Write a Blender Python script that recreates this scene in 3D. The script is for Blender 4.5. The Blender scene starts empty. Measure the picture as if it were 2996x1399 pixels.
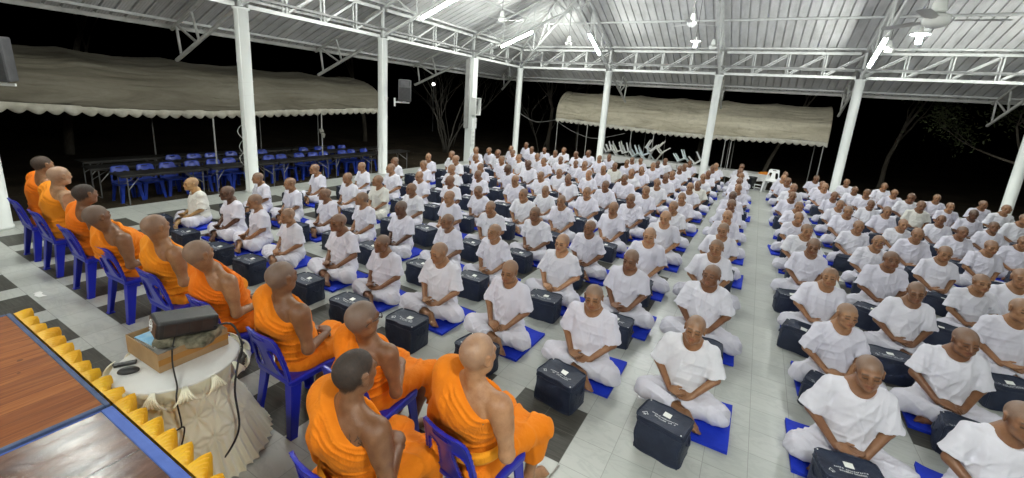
import bpy, math, random
import numpy as np
from math import sin, cos, pi, radians
f32 = np.float32
C = bpy.context.scene.collection
V = lambda *a: np.array(a, float)

TUBE, BULB, EXPO = 325.0, 1400.0, 0.16
CAMR = (-0.489003, -0.224678, 0.075429)
MEN={'L1':[(-0.21,3.63,100,1),(-0.22,4.93,106,2),(-0.27,6.11,104,3),(-0.26,7.30,101,4),(-0.26,8.47,100,5),(-0.28,9.71,100,6),(-0.30,10.93,99,7),(-0.26,12.21,100,8),(-0.29,13.51,102,9),(-0.30,14.87,102,10),(-0.38,16.15,103,11),(-0.39,17.56,105,12)],
'L2':[(-1.12,3.64,101,1),(-1.10,4.88,103,2),(-1.15,6.07,103,3),(-1.17,7.35,103,4),(-1.21,8.48,100,5),(-1.23,9.68,99,6),(-1.29,11.10,103,7),(-1.20,12.08,96,8),(-1.25,13.43,100,9),(-1.23,14.66,98,10),(-1.24,16.16,103,11),(-1.21,17.21,100,12)],
'L3':[(-2.06,3.66,102,1),(-2.00,4.88,103,2),(-2.02,5.97,98,3),(-2.08,7.35,103,4),(-2.05,8.50,101,5),(-2.05,9.73,100,6),(-2.05,11.03,101,7),(-2.10,12.30,102,8),(-2.08,13.33,98,9),(-2.12,14.80,100,10),(-2.13,15.88,98,11),(-2.12,17.21,99,12)],
'L4':[(-2.97,3.65,101,1),(-2.98,4.80,98,2),(-2.95,6.03,101,3),(-3.04,7.26,100,4),(-2.99,8.47,100,5),(-2.99,9.68,99,6),(-2.90,11.02,101,7),(-3.07,12.29,101,8),(-3.01,13.36,98,9),(-2.98,14.74,99,10),(-3.04,15.79,96,11),(-3.01,17.01,96,12)],
'L5':[(-3.79,3.56,94,1),(-3.77,4.78,97,2),(-3.77,5.95,97,3),(-3.86,7.25,99,4),(-3.86,8.22,91,5),(-3.94,9.72,100,6),(-3.88,10.95,99,7),(-3.89,12.22,100,8),(-3.89,13.36,99,9),(-3.86,14.67,98,10),(-3.97,15.84,97,11),(-3.80,16.48,90,12)],
'L6':[(-4.69,3.66,102,1),(-4.75,4.82,99,2),(-4.71,5.99,99,3),(-4.79,7.06,91,4),(-4.76,8.46,100,5),(-4.67,9.64,97,6),(-4.65,10.71,93,7),(-4.56,12.39,104,8),(-5.11,13.06,92,9),(-4.90,14.79,100,10),(-4.87,15.85,98,11)],
'L7':[(-5.63,3.54,93,1),(-5.59,4.81,99,2),(-5.61,5.99,99,3),(-5.67,7.24,99,4),(-5.72,8.40,98,5),(-5.71,9.75,101,6),(-5.77,11.02,101,7),(-5.85,12.20,99,8),(-5.75,13.27,96,9),(-5.85,14.96,103,10),(-5.78,16.07,101,11)],
'L8':[(-6.53,3.60,98,1),(-6.39,4.71,93,2),(-6.55,6.03,101,3),(-6.50,7.18,97,4),(-6.61,8.47,100,5),(-6.45,9.54,95,6),(-6.73,11.05,102,7),(-6.74,12.16,99,8),(-6.61,13.24,96,9),(-6.63,14.72,99,10),(-6.81,15.96,100,11)],
'L9':[(-7.29,3.62,99,1),(-7.45,4.76,96,2),(-7.30,5.91,95,3),(-7.47,7.28,101,4),(-7.50,8.43,99,5),(-7.54,9.84,103,6),(-7.54,10.89,98,7),(-7.71,12.38,103,8),(-7.64,13.28,97,9),(-7.69,14.82,101,10),(-7.50,15.61,93,11)],
'L10':[(-8.32,3.59,97,1),(-8.35,4.71,93,2),(-8.39,5.98,99,3),(-8.27,7.12,94,4),(-8.44,8.37,96,5),(-8.41,9.66,98,6),(-8.46,10.84,97,7),(-8.57,12.32,102,8),(-8.56,13.15,94,9),(-8.45,14.54,95,10),(-8.60,16.06,101,11)],
'R1':[(0.97,3.67,103,1),(1.01,4.82,99,2),(1.00,6.00,99,3),(0.95,7.31,102,4),(0.96,8.45,99,5),(0.93,9.63,97,6),(0.99,10.88,98,7),(0.94,12.25,100,8),(1.03,13.65,104,9),(0.97,15.02,104,10),(0.89,16.00,100,11),(1.01,17.19,99,12)],
'R2':[(1.76,3.64,101,1),(1.85,4.85,101,2),(1.81,6.05,101,3),(1.86,7.34,103,4),(1.92,8.48,100,5),(1.86,9.65,98,6),(1.91,11.07,102,7),(1.89,12.09,97,8),(1.94,13.40,99,9),(1.90,14.91,102,10),(1.92,15.82,97,11),(1.89,17.18,99,12)],
'R3':[(2.69,6.12,105,3),(2.73,7.19,97,4),(2.73,8.48,100,5),(2.72,9.73,100,6),(2.75,10.80,95,7),(2.77,12.12,97,8),(2.66,13.13,93,9),(2.88,14.82,101,10),(2.73,15.65,94,11),(2.75,17.19,99,12)],
'R4':[(3.18,7.48,108,4),(3.64,9.69,99,6),(3.64,10.88,97,7),(3.69,12.06,96,8),(3.71,13.60,103,9),(3.84,15.01,104,10),(3.68,15.87,98,11),(3.71,17.28,101,12)],
'R5':[(4.45,10.83,96,7),(4.51,12.10,97,8),(4.61,13.45,100,9),(4.54,14.58,96,10),(4.63,15.90,99,11)],
'R6':[(5.49,13.64,104,9),(5.69,15.03,105,10),(5.56,15.86,98,11)]}
# ------------------------------------------------------------------ tagging
def tag(o, label=None, cat=None, group=None, kind=None):
    if label: o['label'] = label
    if cat: o['category'] = cat
    if group: o['group'] = group
    if kind: o['kind'] = kind
    return o
def empty(name, loc=(0, 0, 0), rz=0.0, parent=None):
    o = bpy.data.objects.new(name, None); C.objects.link(o)
    o.location = loc; o.rotation_euler = (0, 0, rz); o.parent = parent
    o.empty_display_size = .05
    return o
def link(name, me, parent=None, loc=(0, 0, 0), rz=0.0, color=None):
    o = bpy.data.objects.new(name, me); C.objects.link(o)
    o.parent = parent; o.location = loc; o.rotation_euler = (0, 0, rz)
    if color is not None: o.color = color
    return o
def copy_tree(o, parent=None):
    c = o.copy(); C.objects.link(c)
    if parent is not None:
        c.parent = parent
    for ch in list(o.children): copy_tree(ch, c)
    return c

# ------------------------------------------------------------------ materials
def mat(name, col=(.5, .5, .5), rough=.5, spec=.5, metal=0.0):
    m = bpy.data.materials.new(name); m.use_nodes = True
    b = m.node_tree.nodes['Principled BSDF']
    b.inputs['Base Color'].default_value = (*col, 1); b.inputs['Roughness'].default_value = rough
    b.inputs['Specular IOR Level'].default_value = spec; b.inputs['Metallic'].default_value = metal
    return m, m.node_tree, b
class NT:
    def __init__(s, nt): s.nt = nt
    def n(s, typ, **kw):
        nd = s.nt.nodes.new(typ)
        for k, v in kw.items():
            if k.startswith('i_'):
                key = k[2:]
                key = int(key) if key.isdigit() else key.replace('_', ' ')
                nd.inputs[key].default_value = v
            else: setattr(nd, k, v)
        return nd
    def l(s, a, b): s.nt.links.new(a, b)
    def math(s, op, a, b=None, c=None):
        nd = s.nt.nodes.new('ShaderNodeMath'); nd.operation = op
        for i, v in enumerate((a, b, c)):
            if v is None: continue
            if isinstance(v, (int, float)): nd.inputs[i].default_value = v
            else: s.l(v, nd.inputs[i])
        return nd.outputs[0]
    def mix(s, fac, a, b, blend='MIX'):
        nd = s.nt.nodes.new('ShaderNodeMix'); nd.data_type = 'RGBA'; nd.blend_type = blend
        for sock, v in ((nd.inputs[0], fac), (nd.inputs[6], a), (nd.inputs[7], b)):
            if isinstance(v, (int, float)): sock.default_value = v
            elif isinstance(v, tuple): sock.default_value = (*v, 1) if len(v) == 3 else v
            else: s.l(v, sock)
        return nd.outputs[2]
    def noise(s, vec=None, scale=5, detail=4, rough=.55, dist=0.0):
        nd = s.n('ShaderNodeTexNoise'); nd.inputs['Scale'].default_value = scale
        nd.inputs['Detail'].default_value = detail; nd.inputs['Roughness'].default_value = rough
        nd.inputs['Distortion'].default_value = dist
        if vec is not None: s.l(vec, nd.inputs['Vector'])
        return nd.outputs['Fac']
    def ramp(s, fac, stops):
        nd = s.n('ShaderNodeValToRGB'); s.l(fac, nd.inputs[0]); e = nd.color_ramp.elements
        while len(e) < len(stops): e.new(.5)
        for el, (p, c) in zip(e, stops):
            el.position = p; el.color = (*c, 1) if isinstance(c, tuple) else (c, c, c, 1)
        return nd.outputs[0]
    def coord(s, kind='Object', scale=None, rot=None):
        t = s.n('ShaderNodeTexCoord').outputs[kind]
        if scale is None and rot is None: return t
        mp = s.n('ShaderNodeMapping'); s.l(t, mp.inputs[0])
        if scale: mp.inputs['Scale'].default_value = scale
        if rot: mp.inputs['Rotation'].default_value = rot
        return mp.outputs[0]
    def bump(s, h, b, strength=.3, dist=.01):
        nd = s.n('ShaderNodeBump'); nd.inputs['Strength'].default_value = strength; nd.inputs['Distance'].default_value = dist
        s.l(h, nd.inputs['Height']); s.l(nd.outputs[0], b.inputs['Normal'])
        return nd
def noisy(name, c1, c2, scale=6, rough=.5, bump=0.0, spec=.5, detail=5, stretch=None, metal=0., bscale=None):
    m, nt, b = mat(name, c1, rough, spec, metal); n = NT(nt)
    co = n.coord('Object', stretch)
    f = n.noise(co, scale, detail)
    n.l(n.ramp(f, [(.3, c1), (.7, c2)]), b.inputs['Base Color'])
    if bump: n.bump(n.noise(co, bscale or scale * 5, 3), b, bump, .01)
    return m
M = {}
M['white_paint'] = noisy('white_paint', (.66, .67, .65), (.76, .77, .75), 3, .42, .04)
M['column_paint'] = noisy('column_paint', (.70, .73, .71), (.80, .82, .80), 2.2, .5, .1, stretch=(1, 1, .35))
M['steel_grey'] = noisy('steel_grey', (.30, .30, .29), (.40, .40, .39), 4, .45)
M['truss_paint'] = noisy('truss_paint', (.47, .48, .48), (.58, .59, .58), 5, .5, .05); M['chord_paint'] = noisy('chord_paint', (.52, .53, .52), (.62, .63, .62), 4, .5, .05)
M['bracket_paint'] = noisy('bracket_paint', (.38, .38, .36), (.52, .52, .50), 6, .55, .05)
M['rail_grey'] = noisy('rail_grey', (.14, .14, .14), (.22, .22, .22), 5, .5)
M['blue_plastic'] = mat('blue_plastic', (.012, .02, .30), .27, .5)[0]
def obj_color_mat(name, rough, var=.0, spec=.5, bumps=0, bscale=60):
    m, nt, b = mat(name, (1, 1, 1), rough, spec); n = NT(nt)
    oi = n.n('ShaderNodeObjectInfo')
    if var:
        f = n.noise(n.coord('Object'), 7, 4)
        n.l(n.mix(n.math('MULTIPLY', f, var), oi.outputs['Color'], (.0, .0, .0)), b.inputs['Base Color'])
    else: n.l(oi.outputs['Color'], b.inputs['Base Color'])
    if bumps: n.bump(n.noise(n.coord('Object'), bscale, 4), b, bumps, .01)
    return m
M['plastic'] = obj_color_mat('moulded_plastic', .28, .12)
M['black_plastic'] = noisy('black_plastic', (.016, .016, .017), (.03, .03, .032), 20, .42, .1, bscale=300)
M['black_metal'] = mat('black_metal', (.02, .02, .021), .4)[0]
M['table_top'] = noisy('black_table_top', (.02, .019, .018), (.04, .037, .033), 9, .45)
M['rubber'] = mat('black_rubber', (.012, .012, .012), .5)[0]
M['chrome'] = mat('dull_chrome', (.55, .55, .55), .3, .5, .9)[0]
M['paper'] = noisy('paper', (.74, .74, .72), (.82, .82, .8), 9, .6)
M['print_white'] = mat('print_white', (.70, .72, .74), .6)[0]
M['label_card'] = noisy('label_card', (.72, .74, .72), (.82, .82, .76), 25, .3)
M['white_tag'] = mat('white_tag', (.75, .75, .75), .6)[0]
M['white_cloth'] = noisy('white_table_cloth', (.70, .70, .68), (.78, .78, .77), 5, .7, .3, bscale=18)
M['trunk'] = noisy('bark', (.07, .06, .045), (.13, .11, .085), 9, .9, .8, stretch=(3, 3, .5))
M['twig'] = noisy('twig_bark', (.05, .045, .036), (.085, .075, .062), 9, .85)
M['leaf'] = noisy('leaf_green', (.035, .05, .018), (.07, .085, .03), 2, .6)
M['flower_orange'] = noisy('orange_cloth', (.75, .22, .02), (.85, .32, .03), 12, .7)

def skin_material():
    m, nt, b = mat('skin', (.3, .15, .08), .46, .45); n = NT(nt)
    oi = n.n('ShaderNodeObjectInfo'); at = n.n('ShaderNodeAttribute'); at.attribute_name = 'zone'
    sep = n.n('ShaderNodeSeparateColor'); n.l(at.outputs['Color'], sep.inputs[0])
    co = n.coord('Object')
    f = n.noise(co, 11, 6, .65); f2 = n.noise(co, 75, 4, .7)
    base = n.mix(n.ramp(f, [(.34, 0.0), (.68, 1.0)]), oi.outputs['Color'], n.mix(1.0, oi.outputs['Color'], (.66, .56, .50), 'MULTIPLY'))
    bl = n.ramp(n.noise(co, 34, 6, .75), [(.55, 0.0), (.72, 1.0)])
    base = n.mix(n.math('MULTIPLY', bl, .35), base, n.mix(1.0, oi.outputs['Color'], (.48, .40, .36), 'MULTIPLY'))
    # scalp: cropped stubble or short hair, how dark is the object's own alpha
    hair = n.mix(oi.outputs['Alpha'], (.25, .215, .19), (.018, .014, .012))
    hf = n.math('MULTIPLY', sep.outputs[0], n.math('ADD', n.math('MULTIPLY', oi.outputs['Alpha'], .72), n.math('MULTIPLY', f2, .42)))
    c = n.mix(hf, base, hair)
    lips = n.mix(1.0, oi.outputs['Color'], (.80, .48, .45), 'MULTIPLY')
    c = n.mix(sep.outputs[1], c, lips)
    c = n.mix(n.math('MULTIPLY', sep.outputs[2], .88), c, (.018, .012, .009))
    n.l(c, b.inputs['Base Color'])
    r = n.math('ADD', n.math('MULTIPLY', f2, .16), n.math('ADD', n.math('MULTIPLY', n.math('MULTIPLY', sep.outputs[0], oi.outputs['Alpha']), .34), .30))
    n.l(r, b.inputs['Roughness'])
    n.bump(n.math('ADD', f2, n.math('MULTIPLY', n.noise(co, 220, 2), .5)), b, .30, .006)
    return m
M['skin'] = skin_material()
def cloth_material(name, front_seam=False, rough=.8):
    m, nt, b = mat(name, (.8, .8, .8), rough, .2); n = NT(nt)
    oi = n.n('ShaderNodeObjectInfo'); co = n.coord('Object')
    f = n.noise(co, 9, 4)
    n.l(n.mix(n.math('MULTIPLY', f, .16), oi.outputs['Color'], (.30, .28, .34)), b.inputs['Base Color'])
    rnd = n.n('ShaderNodeVectorMath', operation='ADD'); n.l(co, rnd.inputs[0])
    cmb = n.n('ShaderNodeCombineXYZ'); n.l(n.math('MULTIPLY', oi.outputs['Random'], 20.0), cmb.inputs[0]); n.l(cmb.outputs[0], rnd.inputs[1])
    mp = n.n('ShaderNodeMapping'); n.l(rnd.outputs[0], mp.inputs[0]); mp.inputs['Scale'].default_value = (1.0, 1.0, .45); mp.inputs['Rotation'].default_value = (.4, .5, .2)
    h = n.math('MULTIPLY', n.noise(mp.outputs[0], 11, 3, .5, 1.6), .8)
    h = n.math('ADD', h, n.math('MULTIPLY', n.noise(rnd.outputs[0], 30, 3, .5, 1.0), .16))
    b.inputs['Sheen Weight'].default_value = .15
    if front_seam:
        sp = n.n('ShaderNodeSeparateXYZ'); n.l(co, sp.inputs[0])
        X, Y, Z = sp.outputs
        # stitched placket strip down the front and a square patch pocket, as raised cloth
        fr = n.math('LESS_THAN', Y, -.02)
        st = n.math('MULTIPLY', n.math('LESS_THAN', n.math('ABSOLUTE', X), .016), fr)
        px = n.math('LESS_THAN', n.math('ABSOLUTE', n.math('SUBTRACT', X, .088)), .052)
        pz = n.math('LESS_THAN', n.math('ABSOLUTE', n.math('SUBTRACT', Z, .395)), .058)
        pk = n.math('MULTIPLY', n.math('MULTIPLY', px, pz), fr)
        h = n.math('ADD', h, n.math('MULTIPLY', n.math('MAXIMUM', st, pk), .45))
    n.bump(h, b, .38, .018)
    return m
M['shirt'] = cloth_material('white_cotton_shirt', True)
M['trousers'] = cloth_material('white_cotton_trousers')
def robe_material(name):
    m, nt, b = mat(name, (.8, .2, .01), .75, .15); n = NT(nt)
    oi = n.n('ShaderNodeObjectInfo'); co = n.coord('Object')
    f = n.noise(co, 6, 4)
    n.l(n.mix(f, oi.outputs['Color'], n.mix(1.0, oi.outputs['Color'], (.93, .80, .7), 'MULTIPLY')), b.inputs['Base Color'])
    b.inputs['Sheen Weight'].default_value = .2
    b.inputs['Sheen Tint'].default_value = (1, .6, .2, 1)
    h = n.math('ADD', n.noise(n.coord('Object', (1, 1, .5), (.3, .5, .2)), 14, 4, .55, 1.8), n.math('MULTIPLY', n.noise(co, 300, 2), .06))
    n.bump(h, b, .5, .02)
    return m
M['robe'] = robe_material('orange_robe_cloth')
def bag_material():
    m, nt, b = mat('navy_nylon', (.010, .014, .028), .5, .4); n = NT(nt)
    co = n.coord('Object'); oi = n.n('ShaderNodeObjectInfo')
    ad = n.n('ShaderNodeVectorMath', operation='ADD'); n.l(co, ad.inputs[0]); n.l(oi.outputs['Random'], ad.inputs[1])
    f = n.noise(ad.outputs[0], 7, 5)
    n.l(n.ramp(f, [(.3, (.010, .015, .033)), (.75, (.020, .029, .058))]), b.inputs['Base Color'])
    n.bump(n.math('ADD', n.noise(ad.outputs[0], 9, 4, .55, 1.5), n.math('MULTIPLY', n.noise(co, 250, 2), .15)), b, .5, .02)
    return m
M['bag'] = bag_material()
def mat_cloth():
    m, nt, b = mat('royal_blue_mat', (.01, .03, .33), .7, .25); n = NT(nt)
    co = n.coord('Object')
    n.l(n.ramp(n.noise(co, 5, 4), [(.3, (.008, .026, .40)), (.7, (.013, .042, .55))]), b.inputs['Base Color'])
    n.bump(n.noise(co, 9, 3), b, .4, .02)
    return m
M['mat'] = mat_cloth()

# ------------------------------------------------------------------ mesh builder
class MB:
    def __init__(s): s.v = []; s.f = []; s.mi = []
    def add(s, vs, fs, mi=0):
        o = len(s.v); s.v += [tuple(map(float, p)) for p in vs]
        s.f += [tuple(i + o for i in q) for q in fs]; s.mi += [mi] * len(fs)
    def box(s, lo, hi, mi=0):
        x0, y0, z0 = lo; x1, y1, z1 = hi
        s.add([(x0, y0, z0), (x1, y0, z0), (x1, y1, z0), (x0, y1, z0), (x0, y0, z1), (x1, y0, z1), (x1, y1, z1), (x0, y1, z1)],
              [(0, 3, 2, 1), (4, 5, 6, 7), (0, 1, 5, 4), (1, 2, 6, 5), (2, 3, 7, 6), (3, 0, 4, 7)], mi)
    def bar(s, a, b, w, h, up=(0, 0, 1), mi=0, w2=None, h2=None):
        a = V(*a); b = V(*b); d = b - a; d /= np.linalg.norm(d); up = V(*up)
        r = np.cross(d, up)
        if np.linalg.norm(r) < 1e-4: r = np.cross(d, V(1, 0, 0))
        r /= np.linalg.norm(r); u = np.cross(r, d)
        w2 = w2 or w; h2 = h2 or h
        vs = [a - r * w / 2 - u * h / 2, a + r * w / 2 - u * h / 2, a + r * w / 2 + u * h / 2, a - r * w / 2 + u * h / 2,
              b - r * w2 / 2 - u * h2 / 2, b + r * w2 / 2 - u * h2 / 2, b + r * w2 / 2 + u * h2 / 2, b - r * w2 / 2 + u * h2 / 2]
        s.add(vs, [(0, 1, 2, 3), (7, 6, 5, 4), (0, 4, 5, 1), (1, 5, 6, 2), (2, 6, 7, 3), (3, 7, 4, 0)], mi)
    def tube(s, pts, r, n=8, mi=0, caps=True):
        pts = [V(*p) for p in pts]; rs = r if isinstance(r, (list, tuple, np.ndarray)) else [r] * len(pts)
        rings = []; ref = None
        for i, p in enumerate(pts):
            d = pts[min(i + 1, len(pts) - 1)] - pts[max(i - 1, 0)]; d = d / (np.linalg.norm(d) + 1e-9)
            if ref is None: ref = V(0, 0, 1) if abs(d[2]) < .9 else V(1, 0, 0)
            u = np.cross(d, ref); u /= np.linalg.norm(u) + 1e-9; w = np.cross(u, d); ref = w if abs(np.dot(w, d)) < .5 else ref
            rings.append([p + rs[i] * (cos(2 * pi * k / n) * u + sin(2 * pi * k / n) * w) for k in range(n)])
        vs = [q for R in rings for q in R]; fs = []
        for i in range(len(pts) - 1):
            for k in range(n): fs.append((i * n + k, i * n + (k + 1) % n, (i + 1) * n + (k + 1) % n, (i + 1) * n + k))
        if caps: fs += [tuple(reversed(range(n))), tuple(range((len(pts) - 1) * n, len(pts) * n))]
        s.add(vs, fs, mi)
    def lathe(s, prof, n=24, c=(0, 0, 0), mi=0, cap=True):
        vs = []; fs = []
        for r, z in prof: vs += [(c[0] + r * cos(2 * pi * k / n), c[1] + r * sin(2 * pi * k / n), c[2] + z) for k in range(n)]
        for i in range(len(prof) - 1):
            for k in range(n): fs.append((i * n + k, i * n + (k + 1) % n, (i + 1) * n + (k + 1) % n, (i + 1) * n + k))
        if cap: fs += [tuple(reversed(range(n))), tuple(range((len(prof) - 1) * n, len(prof) * n))]
        s.add(vs, fs, mi)
    def grid(s, P, mi=0, closed=False):
        P = np.asarray(P, float); a, b = P.shape[:2]; fs = []
        for i in range(a - 1):
            for j in range(b - 1 + (1 if closed else 0)):
                j2 = (j + 1) % b
                fs.append((i * b + j, i * b + j2, (i + 1) * b + j2, (i + 1) * b + j))
        s.add(P.reshape(-1, 3), fs, mi)
    def mesh(s, name, mats, smooth=False):
        me = bpy.data.meshes.new(name); me.from_pydata(s.v, [], s.f)
        for m in (mats if isinstance(mats, (list, tuple)) else [mats]): me.materials.append(m)
        if any(s.mi): me.polygons.foreach_set('material_index', s.mi)
        if smooth: me.polygons.foreach_set('use_smooth', [True] * len(s.f))
        me.update(); return me
    def build(s, name, mats, parent=None, smooth=False, loc=(0, 0, 0), rz=0.0, color=None):
        return link(name, s.mesh(name, mats, smooth), parent, loc, rz, color)
def bevel(o, w=.006, seg=2, ang=.6):
    md = o.modifiers.new('bevel', 'BEVEL'); md.width = w; md.segments = seg; md.limit_method = 'ANGLE'; md.angle_limit = ang
    return o

# ------------------------------------------------------------------ sculpting field (distance field -> one smooth skin)
class Field:
    def __init__(s, lo, hi, h):
        s.lo = np.array(lo, float); s.h = h; s.n = np.ceil((np.array(hi, float) - s.lo) / h).astype(int) + 1
        s.ax = [(s.lo[i] + h * np.arange(s.n[i])).astype(f32) for i in range(3)]
        s.d = np.full(s.n, .6, f32)
    def sl(s, lo, hi, m):
        i0 = np.clip(np.floor((np.array(lo) - m - s.lo) / s.h).astype(int), 0, s.n); i1 = np.clip(np.ceil((np.array(hi) + m - s.lo) / s.h).astype(int) + 1, 0, s.n)
        return tuple(slice(a, b) for a, b in zip(i0, i1))
    def xyz(s, sl): return s.ax[0][sl[0]][:, None, None], s.ax[1][sl[1]][None, :, None], s.ax[2][sl[2]][None, None, :]
    def put(s, fn, lo, hi, k, op):
        sl = s.sl(lo, hi, k + 2.5 * s.h)
        if any(q.stop <= q.start for q in sl): return
        X, Y, Z = s.xyz(sl); b = fn(X, Y, Z).astype(f32); a = s.d[sl]
        if op == 'u':
            t = np.clip(.5 + .5 * (b - a) / k, 0, 1); s.d[sl] = b + (a - b) * t - k * t * (1 - t)
        else:
            b = -b; t = np.clip(.5 - .5 * (b - a) / k, 0, 1); s.d[sl] = b + (a - b) * t + k * t * (1 - t)
    def seg(s, a, b, ra, rb=None, k=.03, op='u', cut=None):
        rb = ra if rb is None else rb; a = np.array(a, float); b = np.array(b, float); ba = b - a; L = float(ba @ ba) + 1e-12
        def fn(X, Y, Z):
            px, py, pz = X - f32(a[0]), Y - f32(a[1]), Z - f32(a[2])
            t = np.clip((px * f32(ba[0]) + py * f32(ba[1]) + pz * f32(ba[2])) / f32(L), 0, 1)
            d = np.sqrt((px - t * f32(ba[0])) ** 2 + (py - t * f32(ba[1])) ** 2 + (pz - t * f32(ba[2])) ** 2) - (f32(ra) + t * f32(rb - ra))
            if cut is not None:
                q, nn = cut
                d = np.maximum(d, (X - f32(q[0])) * f32(nn[0]) + (Y - f32(q[1])) * f32(nn[1]) + (Z - f32(q[2])) * f32(nn[2]))
            return d
        s.put(fn, np.minimum(a - ra, b - rb), np.maximum(a + ra, b + rb), k, op)
    def ell(s, c, r, k=.03, op='u', R=None):
        c = np.array(c, float); r = np.array(r, float)
        def fn(X, Y, Z):
            px, py, pz = X - f32(c[0]), Y - f32(c[1]), Z - f32(c[2])
            if R is not None:
                px, py, pz = [px * f32(R[0, i]) + py * f32(R[1, i]) + pz * f32(R[2, i]) for i in range(3)]
            k0 = np.sqrt((px / f32(r[0])) ** 2 + (py / f32(r[1])) ** 2 + (pz / f32(r[2])) ** 2) + f32(1e-6)
            k1 = np.sqrt((px / f32(r[0] ** 2)) ** 2 + (py / f32(r[1] ** 2)) ** 2 + (pz / f32(r[2] ** 2)) ** 2) + f32(1e-6)
            return k0 * (k0 - 1) / k1
        e = r if R is None else np.full(3, r.max())
        s.put(fn, c - e, c + e, k, op)
    def box(s, c, hs, rd, k=.01, op='u', R=None):
        c = np.array(c, float); hs = np.array(hs, float)
        def fn(X, Y, Z):
            p = [X - f32(c[0]), Y - f32(c[1]), Z - f32(c[2])]
            if R is not None: p = [p[0] * f32(R[0, i]) + p[1] * f32(R[1, i]) + p[2] * f32(R[2, i]) for i in range(3)]
            q = [np.abs(p[i]) - f32(hs[i] - rd) for i in range(3)]
            return np.sqrt(sum(np.maximum(t, 0) ** 2 for t in q)) + np.minimum(np.maximum(np.maximum(q[0], q[1]), q[2]), 0) - f32(rd)
        e = hs if R is None else np.full(3, np.linalg.norm(hs))
        s.put(fn, c - e, c + e, k, op)
    def disp(s, fn):
        X, Y, Z = s.xyz((slice(None),) * 3)
        s.d += fn(X, Y, Z).astype(f32)
    def clip(s, fn, k=.01):
        X, Y, Z = s.xyz((slice(None),) * 3); b = fn(X, Y, Z).astype(f32); a = s.d
        t = np.clip(.5 - .5 * (b - a) / k, 0, 1); s.d = b + (a - b) * t + k * t * (1 - t)
    def surface(s):
        d = s.d; d[0] = d[-1] = 1; d[:, 0] = d[:, -1] = 1; d[:, :, 0] = d[:, :, -1] = 1
        ins = d < 0; nx, ny, nz = d.shape
        cnt = np.zeros((nx - 1, ny - 1, nz - 1), np.int8)
        for a in (0, 1):
            for b in (0, 1):
                for c in (0, 1): cnt += ins[a:nx - 1 + a, b:ny - 1 + b, c:nz - 1 + c]
        ci = np.argwhere((cnt > 0) & (cnt < 8)); idx = np.full(cnt.shape, -1, np.int32); idx[tuple(ci.T)] = np.arange(len(ci))
        acc = np.zeros((len(ci), 3)); num = np.zeros(len(ci))
        cor = [(a, b, c) for a in (0, 1) for b in (0, 1) for c in (0, 1)]
        val = {q: d[ci[:, 0] + q[0], ci[:, 1] + q[1], ci[:, 2] + q[2]].astype(float) for q in cor}
        for q in cor:
            for ax in range(3):
                if q[ax]: continue
                q2 = list(q); q2[ax] = 1; q2 = tuple(q2); v0, v1 = val[q], val[q2]
                m = (v0 < 0) != (v1 < 0); t = np.where(m, v0 / np.where(m, v0 - v1, 1), 0)
                pt = np.tile(np.array(q, float), (len(ci), 1)); pt[:, ax] += t
                acc[m] += pt[m]; num[m] += 1
        vs = s.lo + (ci + acc / num[:, None]) * s.h
        quads = []
        for ax in range(3):
            o1, o2 = (ax + 1) % 3, (ax + 2) % 3
            a = [slice(None)] * 3; b = [slice(None)] * 3; a[ax] = slice(0, -1); b[ax] = slice(1, None)
            A = ins[tuple(a)]; B = ins[tuple(b)]
            e = np.argwhere(A != B)
            if not len(e): continue
            sg = A[tuple(e.T)]
            e1 = e.copy(); e1[:, o1] -= 1; e2 = e.copy(); e2[:, o2] -= 1; e3 = e1.copy(); e3[:, o2] -= 1
            qd = np.stack([idx[tuple(e3.T)], idx[tuple(e2.T)], idx[tuple(e.T)], idx[tuple(e1.T)]], 1)
            qd[~sg] = qd[~sg][:, ::-1]
            quads.append(qd)
        return vs, np.concatenate(quads)
def np_mesh(name, vs, qs, m, zone=None):
    me = bpy.data.meshes.new(name); me.vertices.add(len(vs)); me.vertices.foreach_set('co', np.asarray(vs, f32).ravel())
    me.loops.add(qs.size); me.loops.foreach_set('vertex_index', qs.astype(np.int32).ravel())
    me.polygons.add(len(qs)); me.polygons.foreach_set('loop_start', np.arange(0, qs.size, 4, dtype=np.int32))
    me.polygons.foreach_set('use_smooth', np.ones(len(qs), bool))
    me.materials.append(m); me.update(calc_edges=True); me.validate()
    if zone is not None:
        a = me.attributes.new('zone', 'FLOAT_COLOR', 'POINT'); a.data.foreach_set('color', np.concatenate([zone, np.ones((len(zone), 1))], 1).astype(f32).ravel())
    return me
def relax(vs, qs, it=1, w=.5):
    n = len(vs)
    for _ in range(it):
        s_ = np.zeros((n, 3)); c_ = np.zeros(n)
        for i in range(4):
            a, b = qs[:, i], qs[:, (i + 1) % 4]
            for k in range(3): s_[:, k] += np.bincount(a, vs[b, k], n) + np.bincount(b, vs[a, k], n)
            c_ += np.bincount(a, minlength=n) + np.bincount(b, minlength=n)
        vs = vs + w * (s_ / c_[:, None] - vs)
    return vs
def Rot(yaw=0, pitch=0, roll=0):      # about z, then x (pitch > 0 nods forward for a head that faces -Y), then y
    cz, sz, cx, sx, cy, sy = cos(yaw), sin(yaw), cos(pitch), sin(pitch), cos(roll), sin(roll)
    Rz = np.array([[cz, -sz, 0], [sz, cz, 0], [0, 0, 1]]); Rx = np.array([[1, 0, 0], [0, cx, -sx], [0, sx, cx]]); Ry = np.array([[cy, 0, sy], [0, 1, 0], [-sy, 0, cy]])
    return Rz @ Rx @ Ry
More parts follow.
